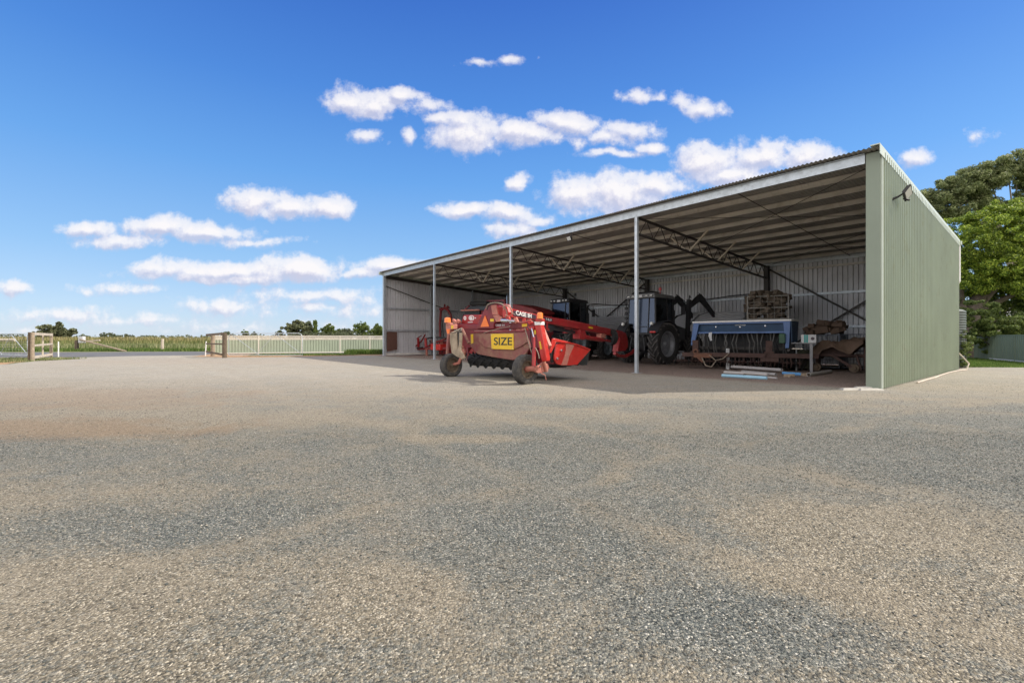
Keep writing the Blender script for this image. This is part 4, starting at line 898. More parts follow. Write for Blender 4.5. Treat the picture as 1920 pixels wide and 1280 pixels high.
m = trace(TF, [(1017,594),(1036,597.2),(1036,603),(1017,600.2)], -.139, .006, conv=TC); m.build('dark_decal', 'decal', db)
tilt_text('163', 'whitedull', db, 1024, 598.1, 1034, 599.9, 4.6, -.143)
m = trace(TF, [(1104,611.8),(1112,613.4),(1112,616.6),(1104,615)], -.139, .006, conv=TC); m.build('label', 'yellow', db)
m = MB(); m.tube([TP(1090,631,-.1), TP(1128,637,-.1)], .085, 12); m.tube([TP(1128,637,-.1), TP(1153,640.5,-.1)], .05, 10); m.build('swing_cylinder', 'red', mw)
m = trace(TF, [(1088,618),(1097,619.5),(1101,632),(1096,637),(1088,635)], -.2, .3, conv=TC); m.build('cylinder_bracket', 'red', mw, bevel=.01)
m = trace(TF, [(1127,625),(1136,626.5),(1136,634),(1127,633)], -.16, .2, conv=TC); m.build('cylinder_bracket', 'pinkred', mw, bevel=.01)
m = MB(); m.tube([TP(1152,662,-.2), TP(1160,667,-.2), TP(1172,668,-.2), TP(1184,662,-.2), TP(1194,652,-.2)], .07, 10); m.build('hitch_hoop', 'red', mw)
m = MB(); m.lathe(TP(1146,632,-.1), (.3,1,0), [(-.1,.18),(-.1,.33),(.1,.33),(.1,.18)], 20, True); m.build('hose_coil', 'black', mw)
m = MB(); m.tube([TP(1016,611,.05), TP(1032,614,.05)], .15, 14); m.tube([TP(1030,613.5,.05), TP(1086,625,.05)], .06, 10); m.build('gearbox_motor', 'charcoal', mw)
m = MB(); m.bar(TP(1025,603,-.1), TP(1024,618,-.1), .08, .06); m.bar(TP(1020,616,-.1), TP(1029,618,-.1), .05, .08); m.build('motor_bracket', 'red', mw)
# hoses
def hose(parent, pts, r, mat, y, f=None):
    f = f or P; q = [Vector(f(a, b, y)) for a, b in pts]; out = []
    for i in range(len(q)-1):      # Catmull-Rom smoothing
        p0, p1, p2, p3 = q[max(i-1,0)], q[i], q[i+1], q[min(i+2,len(q)-1)]
        for k_ in range(4):
            t = k_/4; out.append(.5*((2*p1)+(p2-p0)*t+(2*p0-5*p1+4*p2-p3)*t*t+(3*p1-p0-3*p2+p3)*t**3))
    out.append(q[-1]); m = MB(); m.tube(out, r, 6); return m.build('hose', mat, parent)
hose(mw, [(911,579),(914,572),(921,568.5),(931,567.5),(941,570),(947,577),(951,588),(948,595)], .018, 'hose', .2)
hose(mw, [(913,581),(916,574),(923,570),(934,569),(943,573),(948,584),(950,594)], .014, 'black', .22)
hose(mw, [(943,577),(944,572.5),(949,571),(955,574.5),(960,581),(960,588),(954,592.5),(947,590)], .013, 'pinkred', .12)
hose(mw, [(944,581),(946,574.5),(950,573.5),(956,578),(960,586),(966,590)], .012, 'hose', .10)
hose(mw, [(907,624),(920,620),(938,615.5),(956,611.5)], .011, 'hose', .25)
hose(mw, [(984,615),(988,628),(991,642),(995,655),(999,668)], .013, 'hose', .15)
hose(mw, [(988,612),(995,622),(994,636),(998,650),(997,664)], .012, 'black', .1)
hose(mw, [(955,600),(968,603),(980,604),(992,600),(1000,603)], .012, 'pinkred', .16)
hose(mw, [(1004,652),(1009,662),(1011,672)], .012, 'hose', -.05)
for a, b in (((956,618),(964,621)),((966,617),(974,620.5)),((976,616),(982,620))):
    m = trace(MW, [(a[0],b[1]),(a[0]+2,a[1]),(b[0]-1,a[1]),(b[0],b[1])], .33, .15); m.build('latch', 'pinkred' if a[0] != 956 else 'red', mw, bevel=.008)
# right leg
m = trace(MW, [(1002.5,610),(1013,608.5),(1024.5,671),(1024,677),(1016,678),(1013,668)], .16, .15); leg = m.build('leg', 'redbright', mw, bevel=.015)
m = trace(MW, [(1010.2,640),(1013,639.5),(1016,654),(1013.4,655)], .153, .006); m.build('label', 'yellow', leg)
m = trace(MW, [(1001,619),(1004,618.6),(1005,626),(1002,627)], .153, .006); m.build('label', 'yellow', leg)
m = trace(MW, [(1001.8,603),(1012.4,602.4),(1013,609),(1002.4,609.6)], .15, .17); m.build('cap_label', 'white', leg, bevel=.005)
m = MB(); m.bar(P(1014.5,612,.45), P(1030,650,.45), .11, .11); m.build('stay', 'pinkred', mw, bevel=.01)
m = MB(); m.bar(P(990,615.6,.3), P(1003,615,.2), .1, .09); m.build('bracket', 'redbright', mw, bevel=.01)
m = MB(); m.tube([P(1001,632,.0), P(1001.5,654,-.05)], .033, 10); m.tube([P(1001.5,654,-.05), P(1000.5,686,-.1)], .052, 12); m.build('height_cylinder', 'red', mw)
m = MB(); m.tube([P(997,616,.1), P(1001,632,.02)], .02, 8); m.build('cylinder_rod', 'steel', mw)
m = trace(MW, [(999.5,691),(1006,685),(1015,679),(1024,682),(1027.5,690),(1019,697),(1006,699.5),(1000,697)], 1.80, .07, 'Q'); m.build('knuckle_plate', 'pinkred', mw, bevel=.012)
m = MB(); m.tube([(1.68,.0,.40), (1.98,.05,.42)], .07, 12); m.tube([Q(1019,675,1.9), Q(1025,696,1.9)], .045, 10); m.tube([Q(1014,699,1.85), Q(1022,703,1.9), Q(1024,712,1.92)], .014, 8); m.build('stub_axle', 'pinkred', mw)
m = MB()
for a, b in ((1003,694),(1012,687),(1021,686),(1023,692)): c = Q(a, b, 1.87); m.lathe(c, (1,0,0), [(0,.0001),(0,.025),(.025,.022),(.026,.0001)], 8)
m.build('bolt', 'steel', mw)
# amber lamps
def lamp(pxa, pya, pxb, pyb, y):
    m = box_from(MW, pxa, pyb, pxb, pya, y, .1); a = P((pxa+pxb)/2, pya, y+.05)
    m = MB(); b0 = P((pxa+pxb)/2, pyb, y+.05); r = abs(P(pxb,pyb,y)[0]-P(pxa,pyb,y)[0])/2
    m.lathe((a[0],a[1],b0[2]), (0,0,1), [(0,.0001),(0,r),((a[2]-b0[2])*.85,r*.92),((a[2]-b0[2]),r*.5),((a[2]-b0[2])+.001,.0001)], 16); return m.build('amber_lamp', 'amber', mw)
lamp(835.5,595,842.8,604.6,.1); lamp(1008,585.5,1016.8,597.5,.1)
m = box_from(MW, 1004,597.5,1017,603,.12,.1); m.build('lamp_bracket', 'redbright', mw, bevel=.008)
m = box_from(MW, 835.5,604.8,844,608.5,.1,.12); m.build('lamp_bracket', 'pinkred', mw, bevel=.008)
# left arm, fender and leg
m = trace(MW, [(835.5,608.5),(850,607.5),(850,617),(844,618),(843,628),(838.5,628.5),(836,619)], .12, .16); la = m.build('left_arm', 'pinkred', mw, bevel=.012)
m = trace(MW, [(837,617),(843,616.5),(842.3,625),(838.8,625.5)], .113, .008); m.build('reflector', 'orange', la)
m = trace(MW, [(845.8,610),(849.8,609.6),(849.4,616),(846,616.4)], .113, .008); m.build('label', 'yellow', la)
m = MB(); m.bar(P(841,626,.15), P(838.6,664,.05), .09, .07); m.build('leg', 'dustyred', mw, bevel=.01)
m = trace(MW, [(843.5,626),(846,624.4),(856,624),(857,640),(858,660),(866,671),(858,669.5),(846.5,661),(843.6,640)], -.30, .03); m.build('mud_flap', 'beige', mw, bevel=.006)
m = trace(MW, [(860.5,623.5),(865.2,624),(864.6,642),(863.8,657),(868,664),(871,671),(866,673.5),(857,668),(857,658),(860,645)], -.36, .05); m.build('mud_flap', 'beige', mw, bevel=.01)
m = trace(MW, [(854,624),(862,623.4),(861,645),(858,662),(850,655),(852,640)], -.27, .02); m.build('inner_flap', 'blackp', mw)
m = MB(); m.tube([P(846,624,-.3), P(866,614.5,.1), P(865,620,-.32), P(845,624.2,-.33)], .014, 8); m.build('flap_frame', 'hose', mw)
m = MB(); m.tube([P(866.5,617,.15), P(879.5,643.5,.15)], .045, 10); m.build('stay', 'dustyred', mw)
m = MB(); m.tube([P(866,650,.2), P(871,661,.2), P(869,668,.2)], .05, 10); m.lathe(P(866,651,0), (0,1,0), [(-.03,.0001),(-.03,.05),(.03,.05),(.03,.0001)], 10); m.tube([(-1.72,0,.36),(-1.45,.15,.42),P(872,655,.3)], .05, 10); m.build('stub_axle', 'pinkred', mw)
for a in ((850,600),(854,603),(858,600.5)): m = MB(); m.bar(P(a[0],a[1],.5), P(a[0]+5,a[1]+4,.5), .1, .09); m.build('linkage', 'pinkred', mw, bevel=.01)
# round-logo guard on the left of the tower
m = trace(MW, [(864,608),(867,598),(869.5,590.4),(899,590),(898,608)], .62, .5); gd = m.build('belt_guard', 'red', mw, bevel=.015)
def ring(px, py, rx, ry, y, mat, inner):
    m = MB(); N_ = 20; vs = []; 
    for k_ in range(N_):
        t = 2*pi*k_/N_
        for q in (1, inner):
            p = P(px+cos(t)*rx*q, py+sin(t)*ry*q, y); vs.append(p)
    m.add(vs, [(2*k_, 2*k_+1, (2*k_+3) % (2*N_), (2*k_+2) % (2*N_)) for k_ in range(N_)]); m.build('emblem', mat, gd)
ring(871.8,596.2,2.5,3.6,.614,'white',.45); ring(884,596,5.2,4.8,.614,'white',.72); ring(883.4,596.3,2.6,2.6,.612,'white',.15); ring(891.3,596,1.2,1.,.612,'white',.1)
m = trace(MW, [(877,603.2),(886.5,602.8),(886.5,604.6),(877,605)], .612, .004); m.build('label_strip', 'whitedull', gd)
# right header end
m = trace(MW, [(1040,646),(1044.5,643.5),(1063.5,641),(1081,645),(1105.3,654.3),(1105,656),(1080,683.6),(1066,684.8),(1051.5,684.8),(1042,682),(1037.5,675),(1036.8,668),(1039,656)], 1.93, .05, 'Q'); he = m.build('header_end', 'redbright', mw, bevel=.012)
m = trace(MW, [(1060.5,644),(1077.5,645),(1073,655),(1067,668),(1063,684),(1052,684.4),(1058,668),(1061,655)], 1.982, .006, 'Q'); m.build('worn_stripe', 'pinkred', he)
m = MB()
for a, b in ((1052,657),(1044.6,672)): c = Q(a, b, 1.985); m.lathe(c, (1,0,0), [(0,.0001),(0,.035),(.03,.03),(.032,.0001)], 8)
m.build('bolt', 'steel', he)
m = trace(MW, [(1034.5,634),(1040,634.5),(1064,640.6),(1081,645),(1105.5,654.3),(1105,656.2),(1081,647.5),(1062,643.6),(1041,641),(1031,662),(1027,661)], 1.97, .05, 'Q'); m.build('header_rim', 'redbright', mw, bevel=.01)
m = trace(MW, [(1041,641.5),(1048,643.5),(1040,655),(1036.5,668),(1038,676),(1033,680),(1029,670),(1031,660)], 1.86, .05, 'Q'); m.build('end_gap', 'black', mw)
m = trace(MW, [(1104,656),(1101,668),(1098.5,684),(1090,684.5),(1080,681),(1085,672)], 1.84, .05, 'Q'); m.build('side_curtain', 'black', mw)
m = trace(MW, [(1033,664),(1042,684),(1056,686.5),(1066,685.6),(1060,681),(1045,676)], 1.82, .12, 'Q'); m.build('skid_shoe', 'blackp', mw)

# ---- tractors
def tractor(t, body='charcoal', roof='greypaint', rim='rim_grey', loader=None, fr=None):
    for s in (-1, 1):
        wheel(t, (s*.88,0,.93), .93, .52, .56, 'tyre_d', rim, rim, s, 20, .045)
        wheel(t, (s*.84,2.65,.64), .64, .40, .38, 'tyre_d', rim, rim, s, 16, .035)
    m = MB(); m.box(-.22,.22,-.55,3.3,.62,1.05); m.box(-.62,.62,-.12,.12,.8,1.05); m.box(-.7,.7,2.55,2.75,.55,.72); m.box(-.35,.35,-.6,.3,.8,1.3); m.build('chassis', 'blackp', t, bevel=.02)
    m = MB(); m.hexa([(-.38,1.1,1.1),(.38,1.1,1.1),(.34,3.45,1.0),(-.34,3.45,1.0),(-.36,1.1,1.98),(.36,1.1,1.98),(.27,3.35,1.62),(-.27,3.35,1.62)]); hd = m.build('hood', body, t, bevel=.06)
    m = MB(); m.box(-.25,.25,3.4,3.5,1.05,1.55); m.build('grille', 'blackp', hd)
    # cab frame
    z0, z1 = 1.38, 3.03; c = {(-1,-1):((-.76,-.47),(-.70,-.41)),(1,-1):((.76,-.47),(.70,-.41)),(1,1):((.62,1.18),(.66,1.02)),(-1,1):((-.62,1.18),(-.66,1.02))}
    m = MB()
    for k_, (b_, tt) in c.items(): m.bar((*b_,z0), (*tt,z1), .07, .07, up=(0,1,0))
    for s in (-1, 1): m.bar((s*.80,.42,z0), (s*.76,.40,z1), .06, .06, up=(0,1,0))
    m.bar((-.76,-.46,z0+.02),(.76,-.46,z0+.02),.09,.1); m.bar((-.72,-.485,1.72),(.30,-.485,1.72),.03,.035)
    m.box(-.78,.78,-.4,1.15,z0-.15,z0); m.build('cab_frame', 'blackp', t, bevel=.01)
    rg = [(-.73,-.485,z0+.05),(.73,-.485,z0+.05),(.68,-.425,z1),(-.68,-.425,z1)]
    m = MB(); m.prism(rg, (0,.008,0)); m.build('rear_window', 'glass', t, smooth=False)
    m = MB(); m.bar((.36,-.49,z0+.1),(.40,-.44,z1-.02),.035,.03); m.build('window_pillar', 'blackp', t)
    for s in (-1, 1):
        m = MB(); m.prism([(s*.77,-.44,z0+.02),(s*.80,.40,z0+.02),(s*.76,.38,z1),(s*.70,-.38,z1)], (-s*.008,0,0)); m.prism([(s*.80,.44,z0+.02),(s*.63,1.14,z0+.02),(s*.66,1.0,z1),(s*.76,.42,z1)], (-s*.008,0,0)); m.build('side_window', 'glassdark', t, smooth=False)
    m = MB(); m.prism([(-.6,1.18,z0),(.6,1.18,z0),(.64,1.03,z1),(-.64,1.03,z1)], (0,.008,0)); m.build('windscreen', 'glassdark', t, smooth=False)
    m = MB(); m.hexa([(-.80,-.60,z1),(.80,-.60,z1),(.76,1.2,z1),(-.76,1.2,z1),(-.74,-.54,z1+.22),(.74,-.54,z1+.22),(.68,1.1,z1+.17),(-.68,1.1,z1+.17)]); rf = m.build('cab_roof', roof, t, bevel=.04)
    for x in (-.62,-.36,.36,.6):
        m = MB(); m.bar((x,-.61,z1+.1),(x,-.575,z1+.105),.17,.085); wl = m.build('work_lamp', 'blackp', rf, bevel=.01)
        m = MB(); m.bar((x,-.617,z1+.1),(x,-.611,z1+.1),.13,.055); m.build('lamp_lens', 'lens', rf)
    m = MB(); m.box(-.14,.14,-.612,-.59,z1+.04,z1+.15); m.build('roof_plate', 'whitedull', rf)
    m = MB(); m.lathe((.52,.25,z1+.2),(0,0,1),[(0,.02),(.16,.02),(.16,.07),(.28,.065),(.32,.03),(.325,.0001)],12); m.build('beacon', 'redlens' if loader else 'blackp', rf)
    m = MB(); m.tube([(-.5,.6,z1+.15),(-.5,.6,z1+1.0)],.006,5); m.build('aerial','blackp',rf)
    # seat, wheel and operator controls inside
    m = MB(); m.box(-.26,.26,.0,.5,1.75,1.88); m.box(-.24,.24,-.08,.04,1.88,2.5); m.build('seat', 'blackp', t, bevel=.04)
    m = MB(); m.tube([(0,.95,1.6),(0,.75,2.05)],.03,8); m.lathe((0,.74,2.07),(0,-.4,.9),[(-.015,.18),(-.015,.21),(.015,.21),(.015,.18)],20,True); m.box(-.3,.3,.9,1.1,1.5,2.0); m.build('steering_wheel', 'blackp', t)
    # fenders
    for s in (-1, 1):
        V = []; 
        for k_ in range(9):
            a = radians(28+k_*15.5); y = -cos(a)*1.03; z = .93+sin(a)*1.03 if a > 0 else .93+sin(a)*1.03
            for x in (.62,1.14): V.append((s*x, y*1.0, z))
        m = MB(); fs = []
        V2 = [(x, y*1.03, .93+(z-.93)*1.035) for x, y, z in V]; n_ = len(V); 
        for k_ in range(8): a = 2*k_; fs += [(a,a+1,a+3,a+2),(n_+a+2,n_+a+3,n_+a+1,n_+a),(a+1,n_+a+1,n_+a+3,a+3),(a,a+2,n_+a+2,n_+a)]
        fs += [(0,n_,n_+1,1),(16,17,n_+17,n_+16)]; m.add(V+V2, fs); fd = m.build('fender', body, t)
        m = MB(); m.bar((s*.80,-.98,1.47),(s*1.08,-.98,1.47),.04,.07,up=(0,0,1)); m.build('tail_lamp', 'redlens', fd)
        m = MB(); m.lathe((s*.78,-.78,1.84),(0,-1,.2),[(0,.0001),(0,.08),(.08,.07),(.085,.0001)],12); m.build('round_lamp','lens',fd)
    m = MB(); m.box(-.62,-.15,-.47,-.45,1.5,1.58); m.build('number_plate', 'cream', t)
    # three point linkage
    m = MB()
    for s in (-1, 1):
        m.bar((s*.35,-.3,.6),(s*.45,-1.25,.55),.06,.1); m.tube([(s*.4,-.8,.6),(s*.32,-.75,1.25)],.035,8); m.bar((s*.25,-.4,1.3),(s*.34,-.85,1.28),.05,.1)
    m.bar((0,-.5,1.05),(0,-1.15,.95),.06,.06); m.bar((0,-.4,.45),(0,-1.3,.45),.1,.05); m.build('three_point_linkage', 'charcoal', t)
    for k_ in range(6):
        m = MB(); m.tube([(-.25+k_*.1,-.6,1.25),(-.25+k_*.1,-.8,1.2+.02*k_),(-.2+k_*.08,-.95,.95-.05*k_),(-.1+k_*.06,-1.2,.85)],.018,6); m.build('hose', 'black', t)
    # exhaust, mirrors, steps
    m = MB(); m.tube([(.5,1.35,1.6),(.5,1.35,2.75),(.5,1.42,2.95)],.055,10); m.lathe((.5,1.35,1.7),(0,0,1),[(0,.06),(0,.095),(.8,.095),(.85,.06)],12); m.build('exhaust', 'blackp', t)
    for s in (-1, 1):
        m = MB(); m.tube([(s*.7,1.05,2.9),(s*1.15,1.15,2.85),(s*1.15,1.15,2.6)],.015,6); m.box(s*1.15-.1,s*1.15+.1,1.13,1.18,2.3,2.68); m.build('mirror', 'blackp', t, bevel=.01)
        m = MB(); m.box(s*.75-.12,s*.75+.12,1.25,1.6,.5,.54); m.box(s*.75-.12,s*.75+.12,1.25,1.55,.85,.89); m.bar((s*.66,1.25,.5),(s*.66,1.25,1.35),.03,.05); m.build('cab_steps', 'blackp', t)
    if loader:
        Qf = fr.Q
        for s in (-1, 1):
            x = .62 if s > 0 else -.62
            q = [Qf(a, b, .62) for a, b in ((1287,600),(1292,575),(1312,557),(1320,566),(1333,583),(1346,600))]
            q = [(x, p[1], p[2]) for p in q]
            m = MB(); m.bar(q[1], q[2], .11, .22, h2=.34); m.bar(q[2], q[5], .11, .34, h2=.2); m.lathe((x-.07,q[2][1],q[2][2]),(1,0,0),[(0,.0001),(0,.15),(.14,.15),(.14,.0001)],14); ar = m.build('loader_arm', 'blackp', t, bevel=.01)
            m = MB(); m.bar((x, q[0][1]+.05, .75), (x, q[1][1], q[1][2]+.35), .16, .22); m.bar((x*.6,q[0][1]+.1,.8),(x,q[0][1]+.1,.8),.2,.3); m.build('loader_mast', 'blackp', t, bevel=.01)
            m = MB(); m.tube([(x, q[0][1]+.1, 1.75), (x, (q[1][1]+q[3][1])/2+.25, 2.35)], .05, 10); m.tube([(x,(q[1][1]+q[3][1])/2+.25,2.35),(x, q[4][1]-.05, q[4][2]-.02)], .028, 8); m.tube([(x,q[2][1]-.1,q[2][2]+.2),(x,q[3][1]+.25,q[3][2]+.13)], .03, 8); m.build('loader_cylinder', 'steel' if s > 0 else 'blackp', t)
            m = MB(); m.tube([(x,q[1][1]-.1,q[1][2]+.1),(x,q[1][1]+.05,q[1][2]+.55),(x,q[1][1]+.18,q[1][2]+.45)],.03,6); m.tube([(x-.05,q[1][1],q[1][2]),(x-.05,q[1][1]+.5,q[1][2]+.1),(x-.05,q[2][1],q[2][2]-.05)],.018,6); m.build('loader_hose', 'black', t)
        m = MB(); m.bar((-.62,q[5][1],q[5][2]),(.62,q[5][1],q[5][2]),.14,.14); m.bar((-.6,q[5][1]+.1,q[5][2]-.4),(.6,q[5][1]+.1,q[5][2]-.4),.06,.5); m.build('loader_carriage', 'blackp', t)
        # roof rack bits seen above the cab
        m = MB()
        for y in (-.2,.2,.6): m.tube([(-.6,y,z1+.3),(.45,y,z1+.3)],.012,6)
        for x in [-.6+.09*i for i in range(12)]: m.tube([(x,-.2,z1+.2),(x,-.2,z1+.32),(x,.6,z1+.32)],.010,5)
        m.build('roof_rack', 'blackp', rf)
        m = MB()
        for k_ in range(5): m.lathe((-.95,-.35,1.9+k_*.24),(0,-1,0),[(-.03,.0001),(-.03,.075),(.03,.07),(.032,.0001)],12)
        m.tube([(-.95,-.3,1.4),(-.95,-.3,3.2)],.015,6); m.tube([(-.95,-.3,3.2),(-.7,-.3,3.2)],.015,6); m.build('lamp_post', 'blackp', t)
T2 = Frame(6.34, 22.16, -50.25)
t2 = thing('tractor', 'dark grey tractor with front loader and silver-edged cab roof, backed up to the red drawbar', 'tractor', (T2.ox,T2.oy,0), T2.deg)
tractor(t2, 'charcoal', 'greypaint', 'rim_grey', True, T2)
T1 = Frame(2.93, 25.7, -50.25)
t1 = thing('tractor', 'dark red and black tractor parked deeper in the shed behind the red drawbar', 'tractor', (T1.ox,T1.oy,0), T1.deg)
tractor(t1, 'reddark', 'charcoal', 'rim_blue', None, T1); t1.scale = (.90,.92,1.02)

# ---- seed drill
DR = Frame(7.5, 19.5, -46); P = DR.P
dr = thing('seed_drill', 'blue seed drill with long hopper box and row of black seed tubes', 'seed drill', (DR.ox,DR.oy,0), DR.deg)
a = P(1309,606.5,0); b = P(1471,622.5,0); LX = P(1482,603,0)[0]; x0 = P(1300,603,0)[0]; zt_ = P(1300,603.2,0)[2]; zb_ = P(1309,624,0)[2]
m = MB(); m.hexa([(x0+.05,.14,zb_),(LX-.05,.14,zb_),(LX-.05,.5,zb_),(x0+.05,.5,zb_),(x0,.10,zt_-.05),(LX,.10,zt_-.05),(LX,.85,zt_-.05),(x0,.85,zt_-.05)]); hp = m.build('hopper', 'bluedark', dr, bevel=.01)
m = MB(); m.box(x0-.04,LX+.04,-.03,.9,zt_-.055,zt_+.01); m.build('hopper_lid', 'white', dr, bevel=.01)
m = MB(); m.box(x0,LX,0,.10,zt_-.12,zt_-.047); m.box(x0+.1,LX-.1,.07,.13,zb_-.03,zb_+.04); m.build('hopper_lip', 'blue', dr, bevel=.008)
for pts in ([(1300,606),(1311,606),(1303,640),(1295.5,648.5),(1295.5,640)],[(1468.5,605),(1482,604),(1479,652),(1472.5,653)]):
    m = trace(DR, pts, 0.0, .09); m.build('end_leg', 'blue', dr, bevel=.008)
m = MB(); m.prism([(LX,.05,zt_-.06),(LX,.85,zt_-.06),(LX,.75,zb_-.35),(LX,.1,zb_-.35)], (.03,0,0)); m.build('end_panel', 'bluedark', dr)
fit_text('CONNOR SHEA', 'white', hp, DR, 1378, 1398, 609.2, 2.4, .10, bold=.0)
m = MB()
for px, py in ((1343,613),(1388,613.2),(1435,611)): c = P(px,py,.12); m.lathe(c, (0,-1,0), [(0,.0001),(0,.035),(.03,.03),(.032,.0001)], 10)
m.build('catch', 'steel', hp)
for i in range(24):
    x = x0+.14+(LX-x0-.3)*i/23; x += random.uniform(-.05,.05); w_ = random.uniform(-.09,.09); m = MB(); m.lathe((x,.25,zb_-.10),(0,0,1),[(0,.0001),(0,.03),(.1,.045),(.101,.0001)],8)
    m.tube([(x,.25,zb_-.08),(x+w_*.5,.22,zb_-.22),(x+w_*1.5,.20,zb_-.40),(x+w_,.25,zb_-.6),(x+w_*.4,.4,.42)], .023, 7); m.build('seed_tube', 'seedtube' if i % 3 else 'black', dr)
m = MB(); m.box(x0,LX,.4,.5,.75,.85); m.box(x0,LX,1.1,1.2,.6,.7); m.box(x0+.02,x0+.1,.0,1.2,.72,.8); m.box(LX-.1,LX-.02,.0,1.2,.72,.8); m.box(x0+1.2,x0+1.28,.0,1.2,.72,.8); m.build('drill_frame', 'dark_steel', dr)
m = MB(); m.box(x0+.1,LX-.1,.82,.86,.30,zb_); m.box(x0+.1,LX-.1,.6,.66,.5,.6); m.build('dark_backing', 'blackp', dr)  # black sheet added behind the tubes, standing in for the shade there
for i in range(10):
    m = MB(); x = x0+.2+.33*i; m.lathe((x,.55,.26),(1,.15,0),[(-.01,.0001),(-.01,.2),(.01,.2),(.01,.0001)],20); m.bar((x,.5,.75),(x,.55,.3),.03,.05); m.build('disc_coulter', 'blackp', dr)
for x in (x0+.25, x0+.75, LX-.75, LX-.25): wheel(dr, (x,1.15,.38), .38, .24, .2, 'tyre_d', 'rim_grey', 'rim_grey', 1)
m = trace(DR, [(1329,623.5),(1335,622.5),(1334,630),(1335,638),(1332,639),(1328.5,630)], -.04, .02); m.build('rag', 'whitedull', dr, smooth=False)
m = MB(); m.box(LX-.35,LX-.15,-.1,.1,zb_-.4,zb_-.05); m.build('green_canister', 'leafgreen', dr, bevel=.02)
# ---- rusty disc harrow in front of the drill
HF = Frame(6.75, 18.75, -29); P = HF.P
hr = thing('disc_harrow', 'rusty disc harrow with long toolbar lying in front of the blue seed drill', 'harrow', (HF.ox,HF.oy,0), HF.deg)
xe = P(1535,667,0)[0]; zb2 = .56
m = MB(); m.box(0,xe,-.06,.06,zb2-.08,zb2+.08); m.box(.1,xe-.3,.75,.87,zb2-.07,zb2+.05); m.build('toolbar', 'rust', hr, bevel=.006)
for x in (.15,1.5,xe-.6): m = MB(); m.box(x-.05,x+.05,.05,.8,zb2-.06,zb2+.04); m.build('crossbar', 'rust', hr)
xa_ = P(1304,650,0)[0]; xb_ = P(1442,650,0)[0]
for x, h_, mt in ((xa_,1.12,'rust'),(xb_,1.10,'rust')):
    m = MB(); m.box(x-.11,x+.11,-.04,.10,zb2,h_); m.box(x-.16,x+.16,-.07,.12,zb2+.08,zb2+.14); m.build('upright', mt, hr, bevel=.008)
m = MB(); m.box(xa_-.05,xa_+.6,-.12,-.07,zb2-.12,zb2+.05); m.bar((xa_+.1,-.1,zb2-.1),(xa_+.3,-.12,zb2-.28),.06,.1); m.lathe((xa_+.02,-.14,zb2+.12),(0,1,0),[(0,.05),(0,.11),(.06,.11),(.06,.05)],14,True); m.build('hitch_plate', 'rustor', hr, bevel=.006)
m = MB(); m.box(xb_-.28,xb_+.3,-.16,-.08,zb2-.22,zb2-.08); m.bar((xb_-.2,-.1,zb2-.2),(xb_-.1,-.1,zb2+.1),.05,.05); m.build('mounting_plate', 'rust', hr, bevel=.006)
x0h = -.35; m = MB(); m.tube([(x0h,.1,.30),(xe-.5,.1,.30)], .03, 8); m.build('gang_shaft', 'rust', hr)
for i in range(34):
    x = x0h+.05+i*(xe-.5-x0h)/34; m = MB(); a = random.random(); 
    m.lathe((x,.1,.30),(1,.1,0),[(-.008,.0001),(-.012,.1),(-.004,.2),(.004,.2),(.0,.1),(.002,.0001)],14)
    m.lathe((x+.04,.1,.30),(1,0,0),[(-.02,.0001),(-.02,.06),(.02,.06),(.02,.0001)],8); m.build('disc', 'rust' if i % 4 else 'blackp', hr)
for i in range(13):
    x = .1+i*.3; m = MB(); m.tube([(x,.02,zb2-.06),(x,-.08,zb2-.2),(x,-.02,.30),(x,.08,.27)],.016,6); m.build('tine', 'rust', hr)
for pts in ([(xa_+.5,-.1,zb2),(xa_+.75,-.2,.35),(xa_+1.0,-.2,.42),(xa_+1.2,-.1,.62)],[(xa_+.25,-.15,.45),(xa_+.4,-.25,.15),(xa_+.6,-.25,.10),(xa_+.75,-.15,.32)]):
    m = MB(); m.tube(pts, .02, 8); m.build('hose', 'hose', hr)
# ---- timber stake and pipes
x, y = G(1364.3, 692.6); m = MB(); m.box(x-.055,x+.055,y-.03,y+.03,0,.80); tag(m.build('stake', 'whitedull', bevel=.006), 'pale square stake standing upright in front of the harrow', 'stake')
def pipe(a, b, r, mat, label, z=0., group='loose pipes on the shed floor'):
    A = Vector((*G(*a), r+z)); B = Vector((*G(*b), r+z)); d = (B-A).normalized(); m = MB()
    m.lathe(A, d, [(0,r*.86),(0,r),((B-A).length,r),((B-A).length,r*.86),((B-A).length-.4,r*.85),((B-A).length-.4,.0001)], 20); return tag(m.build('pipe', mat), label, 'pipe', group)
pipe((1372,693),(1466,700), .058,'pvc','grey pipe at the back of the pipe pile, longest one',.06)
pipe((1358,701),(1440,706), .056,'pvc','grey pipe lying between the pale blue pipe and the back grey pipe')
pipe((1354,707),(1438,712), .052,'pvcb','pale blue pipe at the very front of the pipe pile')
pipe((1392,699),(1455,705), .05,'pvc','grey pipe half hidden in the middle of the pile, its open end showing')
pipe((1395,704),(1449,709), .035,'timberd','thin dark brown pipe end beside the pale blue pipe')
pipe((1400,706),(1457,711), .032,'pvc','thin grey pipe end at the right front of the pile')
pipe((1468,702),(1507,705), .05,'pvcbb','short bright blue pipe right of the pile')
pipe((1516,706),(1557,699.5), .06,'pvc','short thick grey pipe lying alone to the right of the blue one')
for px, py, l in ((1482,707,'left'),(1514,705,'right')):
    x, y = G(px, py); m = MB(); m.bar((x-.2,y,.05),(x+.1,y-.05,.06),.07,.09); m.bar((x-.1,y-.1,.03),(x+.14,y+.05,.04),.06,.06); tag(m.build('timber_offcut', 'timber', bevel=.008), 'small broken timber offcuts %s' % ('in front of the bright blue pipe' if l == 'left' else 'at the open end of the thick grey pipe'), 'offcuts')
